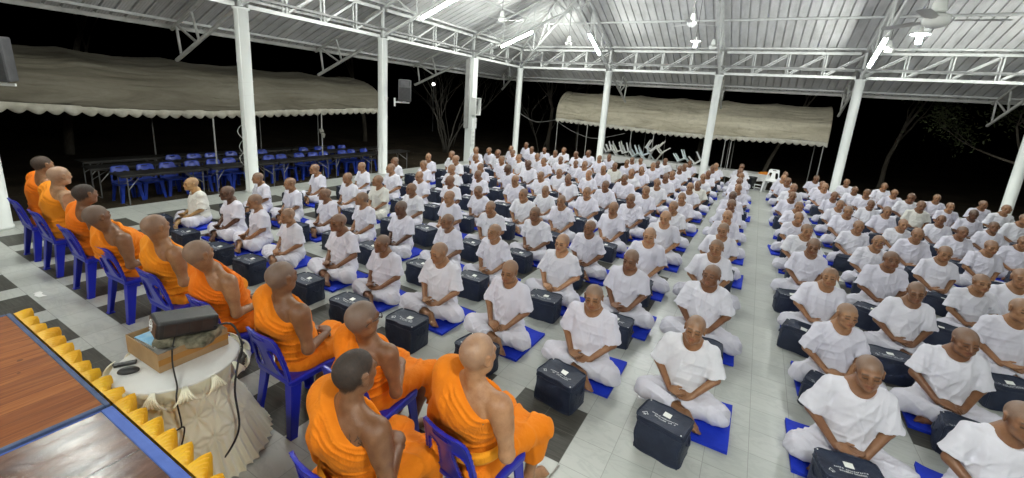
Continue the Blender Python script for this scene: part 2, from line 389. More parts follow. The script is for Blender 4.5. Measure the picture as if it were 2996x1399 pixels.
# ------------------------------------------------------------------ people (local: facing -Y, own right hand at -X)
def add_head(F, hc, R, P):
    hc = np.array(hc, float); wd = P.get('hw', 1.0); jaw = P.get('jaw', 1.0); nose = P.get('nose', 1.0); ck = P.get('cheek', 1.0)
    T = lambda x, y, z: hc + R @ np.array([x, y, z])
    e = lambda c, r, k=.02, op='u', RR=None: F.ell(T(*c), r, k, op, R if RR is None else R @ RR)
    sg = lambda a, b, ra, rb, k=.015, op='u': F.seg(T(*a), T(*b), ra, rb, k, op)
    e((0, .016, .030), (.075 * wd, .094, .080), .03)
    e((0, .045, .010), (.066 * wd, .062, .068), .03)
    e((0, -.024, -.030), (.061 * wd, .062, .080), .03)
    e((0, -.040, -.078), (.046 * wd * jaw, .044, .034), .03)
    for s in (-1, 1):
        e((s * .040 * wd, -.055, -.026), (.023 * ck, .022, .018), .02)
        e((s * .043 * wd * jaw, -.020, -.072), (.018 * jaw, .030, .024), .025)
    sg((-.040, -.074, .014), (.040, -.074, .014), .0115, .0115, .018)
    for s in (-1, 1): e((s * .031, -.094, -.006), (.019, .013, .012), .014, 's')
    for s in (-1, 1): e((s * .031, -.073, -.007), (.0155, .0125, .0105), .006)
    sg((0, -.082, .006), (0, -.1035 * (.5 + .5 * nose), -.034), .0085, .0125 * nose, .014)
    for s in (-1, 1): e((s * .013 * nose, -.092, -.037), (.009, .011, .0085), .008)
    e((0, -.083, -.060), (.025, .014, .0085), .008); e((0, -.081, -.0725), (.021, .014, .0085), .008)
    sg((-.022, -.092, -.0655), (.022, -.092, -.0655), .0035, .0035, .004, 's')
    e((0, -.075, -.097), (.021, .017, .016), .018)
    for s in (-1, 1):
        er = Rot(s * .42, -.12, 0)
        e((s * .078 * wd, .014, -.010), (.0085, .021, .034), .008, 'u', er)
        e((s * .078 * wd, .014, .014), (.011, .020, .012), .008, 'u', er)
        e((s * .088 * wd, .010, -.010), (.006, .010, .018), .006, 's', er)
def zones(vs, hc, R, P):
    q = (vs - np.array(hc)) @ R; x, y, z = q.T; r = np.linalg.norm(q, axis=1)
    near = r < .145
    wob = .006 * np.sin(x * 140) * np.cos(y * 120 + 1)
    hl = P.get('hairline', .058)
    line = -.012 - (hl + .012) / .075 * y; line = np.where(y > 0, -.012 - .75 * y, line)
    sc = np.clip((z - line + wob + .008 * np.sin(x * 330 + z * 210) * np.cos(y * 300)) / .030 + .5, 0, 1) * near * (np.abs(x) < .079 * P.get('hw', 1.0)) * (z > -.075)
    lip = np.clip(1.5 - np.sqrt((x / .026) ** 2 + ((z + .066) / .0125) ** 2), 0, 1) * (y < -.075) * near
    by = .020 - .10 * (np.abs(x) - .03) * (np.abs(x) > .03)
    brow = np.clip(1.6 - np.abs(z - by) / .0042, 0, 1) * (np.abs(x) > .012) * (np.abs(x) < .050) * (y < -.05) * near * .85
    lash = np.clip(1.8 - np.abs(z + .0095) / .0042, 0, 1) * (np.abs(np.abs(x) - .031) < .0165) * (y < -.066) * near
    mouth = np.clip(1.5 - np.abs(z + .0655) / .0026, 0, 1) * (np.abs(x) < .022) * (y < -.08) * near * .6
    return np.stack([sc, lip, np.clip(brow + lash + mouth, 0, 1)], 1)
def add_hand(F, w, d, nrm, side, curl=.5, k=.010, L=1.0, spread=1.0):
    w = np.array(w, float); d = np.array(d, float); d /= np.linalg.norm(d); nrm = np.array(nrm, float); nrm -= d * (nrm @ d); nrm /= np.linalg.norm(nrm)
    s = np.cross(d, nrm) * side
    R = np.stack([s, d, nrm], 1)
    F.ell(w + d * .045 * L, (.042 * L, .055 * L, .0185), .016, 'u', R)
    F.ell(w + d * .025 * L + s * .022 - nrm * .006, (.020, .034, .017), .012, 'u', R)
    for i, (off, ln) in enumerate(((.030, .066), (.0105, .075), (-.0105, .070), (-.030, .054))):
        a = w + d * (.083 - .5 * abs(off) * .35) * L + s * off * L * spread; ln *= L
        c1, c2 = curl * .6 + .06 * i, curl * 1.5 + .05 * i
        d1 = d * cos(c1) - nrm * sin(c1) + s * off * 1.2; d2 = d * cos(c2) - nrm * sin(c2)
        m_ = a + d1 * ln * .5; F.seg(a - d * .012, m_, .0098, .0092, k * .6); F.seg(m_, m_ + d2 * ln * .5, .0090, .0074, k * .6)
    t0 = w + d * .018 * L + s * .030; t1 = t0 + (d * .6 + s * .65 - nrm * .35) * .036 * L; t2 = t1 + (d * .95 + s * .1 - nrm * .3) * .032 * L
    F.seg(t0, t1, .0130, .0112, .012); F.seg(t1, t2, .0108, .0085, .006)
def add_foot(F, ank, d, up=(0, 0, 1), L=.235, k=.02):
    ank = np.array(ank, float); d = np.array(d, float); d /= np.linalg.norm(d); up = np.array(up, float); up -= d * (up @ d); up /= np.linalg.norm(up); s = np.cross(d, up)
    heel = ank - d * .035 - up * .045; ball = ank + d * (L - .115) - up * .055
    F.seg(ank, heel, .032, .030, k); F.seg(heel, ball, .029, .026, k); F.seg(ank + up * .01, ball + up * .012, .030, .022, k)
    F.seg(ball - s * .022, ball + s * .026, .022, .021, k)
    for i in range(5):
        o = (-.034 + .017 * i); ln = .052 - .006 * abs(i - 1)
        F.seg(ball + s * o + d * .012, ball + s * o + d * (.012 + ln * .62) - up * .008, .0115 if i else .0145, .0095, .005)
def waves(seed, comps):
    """broken, narrow cloth ridges: each set runs along one direction, is warped, and fades in and out"""
    r = random.Random(seed); Q = []
    for (amp, kx, ky, kz, warp) in comps: Q.append((amp, kx, ky, kz, warp, *[r.uniform(0, 6.28) for _ in range(6)]))
    def fn(X, Y, Z):
        o = 0
        for amp, kx, ky, kz, warp, p1, p2, p3, p4, p5, p6 in Q:
            w = f32(warp) * (np.sin(X * f32(8) + f32(p2)) + np.sin(Z * f32(9) + Y * f32(6) + f32(p3)))
            t = np.sin(X * f32(kx) + Y * f32(ky) + Z * f32(kz) + w + f32(p1))
            m = np.clip(.25 + .9 * np.sin(X * f32(11 + p4) + Z * f32(6 + p5) + f32(p6)) * np.sin(Y * f32(9) + Z * f32(8 + p4) + f32(p5)), 0, 1)
            o = o - f32(amp) * (np.exp(-(t / f32(.42)) ** 2) - f32(.25)) * (f32(.35) + m)
        return o
    return fn

def make_man(seed):
    r = random.Random(seed * 77 + 5); u = r.uniform
    w = u(.87, 1.01); belly = u(0, .030); sl = u(0, .035); lean = u(-.012, .012)
    P = dict(hw=u(.95, 1.05), jaw=u(.85, 1.2), nose=u(.9, 1.15), cheek=u(.85, 1.2), hairline=u(.052, .066))
    yaw, pit, rol = r.gauss(0, .20), r.choice((u(-.14, .03), u(-.08, .10), u(.04, .22))), u(-.08, .08)
    R = Rot(yaw, pit, rol); hc = V(lean * 1.6, -.012 - sl, .730); sh = .178 * w
    nk = V(lean, .040 - sl * .4, .560); shz = .530 - u(0, .015)
    els = [V(s * (.232 * w + u(-.01, .025)), .020 + u(-.03, .03), .300 + u(-.01, .02)) for s in (-1, 1)]
    mode = r.choice((0, 0, 0, 1, 2))
    wr = [V(-.082, -.165, .172), V(.085, -.150, .160)] if mode < 2 else [V(-.125, -.175, .165), V(.125, -.170, .160)]
    kn = [V(s * (.300 + u(-.02, .02)), -.150 + u(-.03, .02), .092 + u(0, .03)) for s in (-1, 1)]
    an = [V(.085, -.285 + u(-.02, .02), .075), V(-.100, -.215, .055)]
    F = Field((-.44, -.44, -.03), (.44, .26, .90), .0052)
    F.ell((0, .06, .13), (.150 * w, .110, .11), .05); F.ell((0, .05, .28), (.130 * w, .092 + belly, .15), .06)
    F.ell((lean, .042, .42), (.150 * w, .100, .15), .06); F.seg((-sh + .01, .045, shz), (sh - .01, .045, shz), .050, .050, .05)
    for s in (-1, 1): F.seg((s * .10, .050, shz + .018), (s * .02, .045, .62), .040, .040, .04)
    F.seg((nk[0], nk[1], .54), hc + R @ V(0, .022, -.045), .060 * w ** .5, .053, .03)
    for i, s in enumerate((-1, 1)):
        S_ = V(s * sh, .045, shz)
        F.seg(S_, els[i], .047 * w, .037, .03); F.seg(els[i], wr[i] + (els[i] - wr[i]) * .02, .037, .024, .02)
        dv = V(-s * .80, -.42, -.02 + (.0 if i else .06)) if mode < 2 else V(-s * .55, -.70, .0)
        add_hand(F, wr[i] + (V(0, -.012, .022) if (i == 0 and mode < 2) else 0), dv, V(0, -.35, 1) if mode == 1 else (V(0, .15, -1) if mode == 0 else V(0, -.2, 1)), s * (1 if mode == 0 else -1) * -1, .35 if mode == 0 else .55)
        F.seg((s * .09, .05, .10), kn[i], .062, .050, .03); F.seg(kn[i], an[i], .048, .034, .03)
        add_foot(F, an[i] + V(0, 0, .012), an[i] - kn[i], (0, .5, .8), .22)
    add_head(F, hc, R, P)
    vs, qs = F.surface(); vs = relax(vs, qs, 1, .45)
    body = np_mesh('person_body', vs, qs, M['skin'], zones(vs, hc, R, P))
    # shirt
    G = Field((-.46, -.30, .02), (.46, .30, .66), .0062)
    G.ell((lean, .042, .43), (.186 * w, .136, .170), .06); G.ell((0, .040, .27), (.180 * w, .138 + belly, .17), .06)
    G.ell((0, .035, .145), (.205 * w, .160 + belly * .6, .085), .05); G.seg((-sh + .005, .045, shz), (sh - .005, .045, shz), .057, .057, .045)
    for s in (-1, 1): G.seg((s * .115, .050, shz + .024), (s * .055, .045, .575), .046, .042, .03)
    for i, s in enumerate((-1, 1)):
        S_ = V(s * sh, .045, shz); ax_ = els[i] - S_; L = np.linalg.norm(ax_); ax_ /= L; q = S_ + ax_ * L * u(.84, .98)
        G.seg(S_, S_ + ax_ * L * 1.25, .060, .092, .03, cut=(q, ax_))
    wf = waves(seed, [(.0070, 31, 8, 6, 1.0), (.0070, -27, 6, 9, 1.2), (.0040, 6, 16, 34, 1.2), (.0062, 21, 12, -17, 1.3)])
    G.disp(lambda X, Y, Z: wf(X, Y, Z) * np.clip(1.3 - (Z - .30) * 2.0, .45, 1.25))
    for i, s in enumerate((-1, 1)):
        S_ = V(s * sh, .045, shz); ax_ = els[i] - S_; L = np.linalg.norm(ax_); ax_ /= L
        G.seg(S_ + ax_ * L * .62, S_ + ax_ * L * 1.25, .049, .080, .006, 's')
    G.ell((nk[0], nk[1] - .034, .612), (.086 * w ** .5, .096, u(.082, .108)), .010, 's')
    v2, q2 = G.surface(); v2 = relax(v2, q2, 1, .4)
    shirt = np_mesh('shirt', v2, q2, M['shirt'])
    # trousers
    H = Field((-.46, -.46, -.025), (.46, .28, .30), .0066)
    H.ell((0, .07, .10), (.185 * w, .145, .115), .05); H.ell((0, -.07, .045), (.235, .165, .050), .05)
    for i, s in enumerate((-1, 1)):
        H.seg((s * .09, .05, .095), kn[i], .088, .084, .05); e_ = kn[i] + (an[i] - kn[i]) * .70
        H.seg(kn[i], kn[i] + (an[i] - kn[i]) * .86, .080, .066, .045, cut=(e_, (an[i] - kn[i]) / np.linalg.norm(an[i] - kn[i])))
        H.ell(kn[i] + V(0, .01, -.045), (.10, .09, .045), .04)
    wf2 = waves(seed + 50, [(.0085, 16, 30, 10, 1.1), (.0070, -22, 28, 14, 1.3), (.0050, 30, -18, 16, 1.2)])
    H.disp(wf2)
    for i, s in enumerate((-1, 1)):
        H.seg(kn[i] + (an[i] - kn[i]) * .62, an[i], .050, .050, .008, 's')
    H.clip(lambda X, Y, Z: -(Z + .004) + X * 0 + Y * 0, .008)
    v3, q3 = H.surface(); v3 = relax(v3, q3, 1, .4)
    tr = np_mesh('trousers', v3, q3, M['trousers'])
    return body, shirt, tr

def make_monk(Q):
    """seated on a chair: hips at (0,0,.50); Q: head (local x,y,z), yaw, pitch, w (build), belly, hands, seed"""
    seed = Q['seed']; r = random.Random(seed); w = Q.get('w', 1.0) * .95; belly = Q.get('belly', .01)
    hx, hy, hz = Q['head']; R = Rot(Q.get('yaw', 0), Q.get('pitch', 0), Q.get('roll', 0)); hc = V(hx, hy, hz)
    P = dict(hw=Q.get('hw', 1.0), jaw=Q.get('jaw', 1.0), nose=Q.get('nose', 1.0), hairline=Q.get('hairline', .056))
    h = Q.get('vox', .0055)
    sc = V(hx * .75, max(min(hy + .018, .135), hy - .10), hz - .205); sh = .182 * w             # shoulder line centre
    hip = V(0, 0, .51); mid = hip + (sc - hip) * .5 + V(0, .03, 0)
    sp = Q.get('spread', .15); fwd = Q.get('fwd', .385)
    kn = [V(s * sp, -fwd, .465) for s in (-1, 1)]; an = [V(s * (sp * .75) + Q.get('feet', 0), -fwd + Q.get('tuck', .02), .085) for s in (-1, 1)]
    S_ = [sc + V(s * sh * (1.06 if s < 0 else 1), .0, -.012) for s in (-1, 1)]
    els = [S_[0] + V(-.050 * w, -.015 + Q.get('elb', 0), -.275), S_[1] + V(.05 * w, -.03, -.27)]
    hy_ = Q.get('hands', (-.02, -.190, .622)); wr = [V(hy_[0] - .07, hy_[1] + .03, hy_[2]), V(hy_[0] + .08, hy_[1] + .02, hy_[2] - .005)]
    F = Field((-.45, -.86, -.02), (.45, .42, 1.40), h)
    F.ell(hip, (.155 * w, .125, .115), .05); F.ell((mid + hip) / 2 + V(0, -.01, 0), (.135 * w, .10 + belly, .13), .06)
    F.ell(mid + V(0, -.01, .07), (.152 * w, .108 + belly * .6, .15), .06)
    F.seg(sc + V(-sh + .02, 0, -.02), sc + V(sh - .02, 0, -.02), .054 * w, .054 * w, .06)
    F.ell(sc + V(0, .03, -.10), (.145 * w, .075, .12), .05)
    for s in (-1, 1): F.seg(sc + V(s * .105 * w, .010, -.006), sc + V(s * .022, .008, .060), .040 * w, .038, .04)
    F.seg(sc + V(0, .005, .03), hc + R @ V(0, .024, -.045), .057 * w ** .5, .053 * w ** .3, .025)
    for s in (-1, 1): F.ell(sc + V(s * .088 * w, .062, -.095), (.050, .020, .075), .025, 'u', Rot(0, 0, s * .25))
    F.seg(sc + V(0, .108, -.03), mid + V(0, .118, 0), .010, .014, .035, 's')
    for i, s in enumerate((-1, 1)):
        F.seg(S_[i], els[i], .050 * w, .039 * w, .04); F.seg(S_[i] + (els[i] - S_[i]) * .1, S_[i] + (els[i] - S_[i]) * .45, .053 * w, .047 * w, .04)
        F.seg(els[i], wr[i], .040 * w, .027, .025)
        add_hand(F, wr[i] + (V(0, -.012, .018) if i == 0 else 0), V(-s * .85, -.40, -.02), V(0, -.3, 1), s, .55)
        F.seg((s * .09, 0, .51), kn[i], .068, .054, .04); F.seg(kn[i], an[i], .052, .033, .03); F.ell(kn[i] + (an[i] - kn[i]) * .3 + V(0, .02, 0), (.045, .045, .09), .03)
        add_foot(F, an[i], V(s * .16 + Q.get('toe', 0), -1, 0), (0, 0, 1), .245)
    add_head(F, hc, R, P)
    vs, qs = F.surface(); vs = relax(vs, qs, 1, .4)
    body = np_mesh('person_body', vs, qs, M['skin'], zones(vs, hc, R, P))
    # upper robe: everything on the covered side of a slanting line from the neck's left to the right armpit
    A = sc + V(.062, 0, .055); B = sc + V(-.190 * w, 0, -.105 + Q.get('drop', 0)); dd = B - A; nv = V(dd[2], 0, -dd[0]); nv /= np.linalg.norm(nv)
    if nv[2] < 0: nv = -nv
    G = Field((-.40, -.50, .42), (.46, .36, 1.24), h + .0008)
    G.ell((mid + hip) / 2 + V(0, -.008, 0), (.172 * w, .142 + belly, .17), .06); G.ell(mid + V(0, -.008, .07), (.178 * w, .138 + belly * .6, .165), .06)
    G.seg(sc + V(-sh + .03, 0, -.02), sc + V(sh - .01, 0, -.014), .068 * w, .076 * w, .06); G.ell(sc + V(.02, .03, -.10), (.172 * w, .116, .14), .05)
    G.seg(sc + V(.125 * w, .008, .004), sc + V(.085, .004, .045), .062 * w, .045, .05)
    G.seg(S_[1], els[1], .076 * w, .072, .05); G.seg(els[1], els[1] + (wr[1] - els[1]) * .72, .076, .062, .05); G.seg(els[1], els[1] + V(.0, .02, -.13), .070, .05, .06)
    cutf = lambda X, Y, Z: (X - f32(A[0])) * f32(nv[0]) + (Z - f32(A[2])) * f32(nv[2]) + f32(.010) * np.sin(Y * 11 + X * 7) - f32(.75) * np.clip(f32(sc[1] - .01) - Y, 0, .14)
    ph = r.uniform(0, 6)
    def folds(X, Y, Z):
        c = -cutf(X, Y, Z)                                              # depth behind the slanting hem
        al = X * f32(-nv[2]) + Z * f32(nv[0])
        band = np.clip(c / .02, 0, 1) * np.clip((.20 - c) / .08, 0, 1) / (1 + np.exp((X - .03) / .008))
        pl = -f32(.0135) * (np.exp(-(np.sin(c * 74 + 1.6 * np.sin(al * 5 + ph) + 1.1 * np.sin(Y * 6 + al * 3)) / .45) ** 2) - f32(.12)) * band * (f32(.55) + f32(.45) * np.sin(al * 9 + c * 30 + ph))
        edge = -f32(.008) * np.exp(-((c - .006) / .012) ** 2)
        sash = -(f32(.013) / (1 + np.exp(-(X - .030 - .02 * np.sin(Z * 5)) / .005)) + f32(.006) / (1 + np.exp(-(X - .052 - .02 * np.sin(Z * 5)) / .004))) * np.clip((Z - .60) / .03, 0, 1)
        hor = -f32(.0125) * (np.exp(-(np.sin(Z * 46 + 1.8 * np.sin(X * 7 + ph) + Y * 6) / .42) ** 2) - f32(.35)) * np.clip((.80 - Z) / .12, 0, 1) * np.clip((.13 - X) / .05 + .4, .2, 1)
        soft = f32(.006) * np.sin(X * 21 + Z * 15 + ph) * np.sin(Z * 19 + Y * 17)
        return pl + edge + sash + hor + soft
    G.disp(folds)
    G.clip(cutf, .012)
    v2, q2 = G.surface(); v2 = relax(v2, q2, 1, .2)
    robe = np_mesh('robe', v2, q2, M['robe'])
    # lower robe over seat, thighs and shins
    H = Field((-.42, -.76, .12), (.42, .34, .78), h + .0012)
    H.ell(hip + V(0, .02, -.02), (.182 * w, .145, .115), .06)
    for i, s in enumerate((-1, 1)):
        H.seg((s * .09, 0, .505), kn[i] + V(0, 0, .004), .086, .074, .05); H.seg(kn[i] + V(0, .0, 0), V(kn[i][0] * .9, kn[i][1] + .03, .24), .080, .076, .05)
    H.seg((0, -.05, .51), (0, -fwd + .02, .465), .076, .066, .08); H.ell((0, -fwd + .02, .36), (sp + .05, .065, .14), .05)
    if Q.get('swag', 0): H.ell((.17 * w, .10, .47), (.085, .11, .10), .05); H.ell((-.10, .13, .46), (.10, .07, .07), .04)
    def f2(X, Y, Z):
        t = .35 - np.exp(-(np.sin(Y * 21 + 1.6 * np.sin(X * 9 + ph) + Z * 20 + 1.2 * np.sin(Z * 7)) / .45) ** 2)
        t2 = .35 - np.exp(-(np.sin(X * 25 + 1.4 * np.sin(Z * 8 + ph) + Y * 9) / .42) ** 2)
        fr = np.clip((-Y - .25) / .12, 0, 1)
        return f32(.0125) * t * (1 - fr * .6) * (f32(.6) + f32(.4) * np.sin(X * 13 + Z * 9 + ph)) + f32(.0120) * t2 * (.35 + .65 * fr)
    H.disp(f2)
    H.clip(lambda X, Y, Z: f32(Q.get('hem', .25)) + .02 * np.sin(X * 9 + ph) - Z + Y * 0, .012)
    for i in (0, 1): H.seg(kn[i] + (an[i] - kn[i]) * .5, an[i], .058, .05, .01, 's')
    v3, q3 = H.surface(); v3 = relax(v3, q3, 1, .2)
    low = np_mesh('lower_robe', v3, q3, M['robe'])
    belt = None
    if Q.get('belt'):
        b = MB(); ring = []; zc = hip[2] + .135; cc = hip + (sc - hip) * .3 + V(0, .015, 0)
        for k in range(61):
            a = 2 * pi * k / 60; ca, sa = cos(a), sin(a); rx, ry = .187 * w + .004, .156 + belly + .004
            p = V(cc[0] + rx * ca, cc[1] + ry * sa, zc + .012 * sin(a * 2 + 1))
            ring.append([p + V(ca * o * 1.0, sa * o, zz) for o, zz in ((-.01, -.034), (.006, -.030), (.011, -.012), (.007, 0), (.012, .010), (.007, .030), (-.01, .036))])
        b.grid(np.array(ring)); belt = b.mesh('waist_band', M['robe'], True)
    return body, robe, low, belt
# ------------------------------------------------------------------ the place
XL, YB, GZ = -10.158, 17.882, -.5           # left column line, back column line, ground outside
SL = .40                                     # roof slope
COLS_L = [1.72, 5.61, 9.587, 14.153]; COLS_B = [XL, -5.92, -1.685, 2.552, 6.79]
rz0 = 4.93
def roof_z(x, y): return rz0 + SL * min(x - XL, YB - y)

def floor_material():
    m, nt, b = mat('tiled_floor', (.6, .6, .58), .3, .5); n = NT(nt)
    co = n.coord('Object'); sp = n.n('ShaderNodeSeparateXYZ'); n.l(co, sp.inputs[0])
    u = n.math('DIVIDE', n.math('ADD', sp.outputs[0], .559 + 300.0), .3); v = n.math('DIVIDE', n.math('SUBTRACT', sp.outputs[1], 2.167 - 300.0), .3)
    iu, iv = n.math('FLOOR', u), n.math('FLOOR', v)                     # offset by 1000 tiles
    fu, fv = n.math('FRACT', u), n.math('FRACT', v)
    mu, mv = n.math('MODULO', n.math('SUBTRACT', iu, 1000.0 - 300.0), 3.0), n.math('MODULO', n.math('SUBTRACT', iv, 1000.0 - 300.0), 3.0)
    rowd = n.math('GREATER_THAN', mv, .5)
    left = n.math('MULTIPLY', n.math('LESS_THAN', mu, 1.5), n.math('MULTIPLY', n.math('LESS_THAN', iu, 998.5), n.math('GREATER_THAN', iu, 969.5)))
    right = n.math('MULTIPLY', n.math('GREATER_THAN', mu, .5), n.math('GREATER_THAN', iu, 1006.5))
    dark = n.math('MULTIPLY', n.math('MAXIMUM', left, right), n.math('MULTIPLY', rowd, n.math('LESS_THAN', iv, 1051.5)))
    cmb = n.n('ShaderNodeCombineXYZ'); n.l(iu, cmb.inputs[0]); n.l(iv, cmb.inputs[1])
    wn = n.n('ShaderNodeTexWhiteNoise'); n.l(cmb.outputs[0], wn.inputs['Vector']); tone = wn.outputs['Value']
    # marble veins, shifted per tile
    sh = n.n('ShaderNodeVectorMath', operation='MULTIPLY_ADD'); n.l(wn.outputs['Color'], sh.inputs[0]); sh.inputs[1].default_value = (7, 7, 7); n.l(co, sh.inputs[2])
    mp = n.n('ShaderNodeMapping'); n.l(sh.outputs[0], mp.inputs[0]); mp.inputs['Rotation'].default_value = (0, 0, .7); mp.inputs['Scale'].default_value = (1.1, 3.6, 1)
    vein = n.math('ABSOLUTE', n.math('SUBTRACT', n.noise(mp.outputs[0], 2.4, 6, .6, .9), .5))
    vein = n.math('MULTIPLY', n.math('SUBTRACT', 1.0, n.math('MINIMUM', n.math('MULTIPLY', vein, 20.0), 1.0)), .45)
    cloud = n.noise(co, .9, 4)
    white = n.mix(tone, (.415, .43, .405), (.475, .487, .46)); white = n.mix(vein, white, (.33, .345, .33)); white = n.mix(n.math('MULTIPLY', cloud, .26), white, (.36, .37, .345))
    mp2 = n.n('ShaderNodeMapping'); n.l(co, mp2.inputs[0]); mp2.inputs['Scale'].default_value = (1.6, 26, 1); mp2.inputs['Rotation'].default_value = (0, 0, .03)
    st = n.noise(mp2.outputs[0], 2.2, 6, .65, .5)
    dk = n.ramp(st, [(.28, (.036, .035, .030)), (.55, (.066, .064, .056)), (.78, (.105, .103, .092))])
    c = n.mix(dark, white, dk)
    gu = n.math('MINIMUM', fu, n.math('SUBTRACT', 1.0, fu)); gv = n.math('MINIMUM', fv, n.math('SUBTRACT', 1.0, fv))
    g = n.math('LESS_THAN', n.math('MINIMUM', gu, gv), .0075)
    c = n.mix(n.math('MULTIPLY', g, .65), c, (.20, .20, .18))
    # grime and scuffs
    sc = n.ramp(n.noise(co, 3.1, 7, .7, .6), [(.60, 0.0), (.78, 1.0)])
    c = n.mix(n.math('MULTIPLY', sc, .2), c, (.16, .15, .12))
    n.l(c, b.inputs['Base Color'])
    n.l(n.math('SUBTRACT', .5, n.math('MULTIPLY', dark, .32)), b.inputs['Specular IOR Level'])
    n.l(n.math('ADD', n.math('ADD', n.math('ADD', .25, n.math('MULTIPLY', dark, .14)), n.math('MULTIPLY', n.noise(co, 2.6, 6), .16)), n.math('MULTIPLY', g, .3)), b.inputs['Roughness'])
    n.bump(n.math('SUBTRACT', n.math('MULTIPLY', n.noise(co, 40, 3), .12), g), b, .12, .004)
    return m
mb = MB(); mb.box((XL - .24, -7, GZ + .002), (14.5, 18.16, 0)); tag(mb.build('floor', floor_material()), kind='structure')
def soil():
    m, nt, b = mat('packed_soil', (.06, .045, .03), .95, .2); n = NT(nt); co = n.coord('Object')
    c = n.ramp(n.noise(co, .8, 8, .65), [(.3, (.030, .022, .014)), (.55, (.062, .045, .028)), (.75, (.095, .075, .048))])
    g = n.ramp(n.noise(co, 2.7, 6, .7), [(.5, 0.0), (.72, 1.0)])
    c = n.mix(n.math('MULTIPLY', g, .5), c, (.030, .036, .014)); n.l(c, b.inputs['Base Color'])
    n.bump(n.noise(co, 9, 8, .7), b, .9, .08); return m
N = 70; xs = np.concatenate([np.linspace(-220, -40, 10), np.linspace(-36, 30, 60), np.linspace(40, 220, 10)]); ys = np.concatenate([np.linspace(-200, -20, 10), np.linspace(-14, 46, 56), np.linspace(55, 240, 10)])
rg = random.Random(3)
P = [[(x, y, GZ + (-.004 if (-10.6 < x < 15 and -7.5 < y < 18.4) else .02 * sin(x * 1.3 + 2 * sin(y * .7)) + .018 * sin(y * 1.9 + x * .6) + rg.uniform(-.012, .012))) for y in ys] for x in xs]
mb = MB(); mb.grid(np.array(P)); tag(mb.build('ground', soil(), smooth=True), kind='structure')
# stones and dry leaves on the soil
mb = MB()
for _ in range(900):
    x, y = rg.uniform(-20, -10.6), rg.uniform(1.5, 20); s_ = rg.uniform(.015, .05); a = rg.uniform(0, pi)
    if rg.random() < .4: x, y = rg.uniform(-11, 8), rg.uniform(18.4, 26)
    ca, sa = cos(a) * s_, sin(a) * s_; z = GZ + .03 + rg.uniform(0, .02)
    mb.add([(x - ca, y - sa, z), (x + sa * .5, y - ca * .5, z + s_ * .3), (x + ca, y + sa, z), (x - sa * .5, y + ca * .5, z + s_ * .2)], [(0, 1, 2, 3)])
tag(mb.build('fallen_leaves', noisy('dry_leaf', (.10, .07, .04), (.2, .15, .09), 3, .9)), kind='stuff')

# roof: two corrugated slopes meeting on the hip
def roof_material(rib_axis):
    m, nt, b = mat('corrugated_sheet_' + rib_axis, (.5, .5, .5), .55, .4); n = NT(nt); co = n.coord('Object')
    st = (1, .12, 1) if rib_axis == 'y' else (.12, 1, 1)
    mp = n.n('ShaderNodeMapping'); n.l(co, mp.inputs[0]); mp.inputs['Scale'].default_value = st
    f = n.noise(mp.outputs[0], 3.0, 7, .65, .4); f2 = n.noise(co, .55, 5, .6)
    c = n.ramp(f, [(.28, (.40, .40, .40)), (.5, (.56, .56, .565)), (.75, (.66, .66, .665))])
    c = n.mix(n.math('MULTIPLY', n.ramp(f2, [(.45, 0.0), (.72, 1.0)]), .35), c, (.27, .26, .24))
    sp = n.ramp(n.noise(co, 9, 6, .75), [(.6, 0.0), (.75, 1.0)]); c = n.mix(n.math('MULTIPLY', sp, .35), c, (.19, .18, .15))
    n.l(c, b.inputs['Base Color'])
    # fine stiffening ripple between the ribs
    mp2 = n.n('ShaderNodeMapping'); n.l(co, mp2.inputs[0]); mp2.inputs['Scale'].default_value = ((1, .02, .02) if rib_axis == 'y' else (.02, 1, .02))
    w = n.n('ShaderNodeTexWave'); w.bands_direction = 'X' if rib_axis == 'y' else 'Y'; w.inputs['Scale'].default_value = 6.0; n.l(mp2.outputs[0], w.inputs[0])
    n.bump(n.math('ADD', n.math('MULTIPLY', w.outputs['Fac'], .5), n.math('MULTIPLY', f, .4)), b, .35, .02)
    return m
roof = empty('roof', (XL, YB, rz0)); tag(roof, 'grey corrugated metal hip roof sheeting on white purlins above the hall', 'roof')
OV = 3.0; RX = 13.0; RY = -6.0
def profile(t0, t1, pitch=.26):
    t = t0; out = []
    while t < t1:
        for dt, dz in ((0, 0), (.012, .05), (.034, .05), (.046, 0)): out.append((t + dt, dz))
        t += pitch
    return out
mb = MB()   # left slope: ribs run along x, profile along y
pr = profile(RY, YB + OV); L = []
for y, dz in pr:
    xe, xh = XL - OV, min(XL + (YB - y), XL + 16)
    L.append([(xe, y, rz0 + SL * (xe - XL) + dz), (max(xe, xh), y, rz0 + SL * (max(xe, xh) - XL) + dz)])
mb.grid(np.array(L) - V(XL, YB, rz0)); mb.build('roof_sheet', roof_material('x'), roof)
mb = MB(); pr = profile(XL - OV, RX); L = []
for x, dz in pr:
    ye, yh = YB + OV, max(YB - (x - XL), YB - 16)
    L.append([(x, ye, rz0 + SL * (YB - ye) + dz), (x, min(ye, yh), rz0 + SL * (YB - min(ye, yh)) + dz)])
mb.grid(np.array(L) - V(XL, YB, rz0)); mb.build('roof_sheet', roof_material('y'), roof)
for d in (-2.7, -1.2, .15, 1.75, 3.4, 5.05, 6.7, 8.3, 10):
    z = rz0 + SL * d - .035; o = V(XL, YB, rz0)
    mb = MB(); mb.bar(V(XL + d, YB - d, z) - o, V(XL + d, RY, z) - o, .05, .06); mb.build('purlin', M['truss_paint'], roof)
    mb = MB(); mb.bar(V(XL + d, YB - d, z) - o, V(RX, YB - d, z) - o, .05, .06); mb.build('purlin', M['truss_paint'], roof)
mb = MB(); ze = rz0 - SL * OV
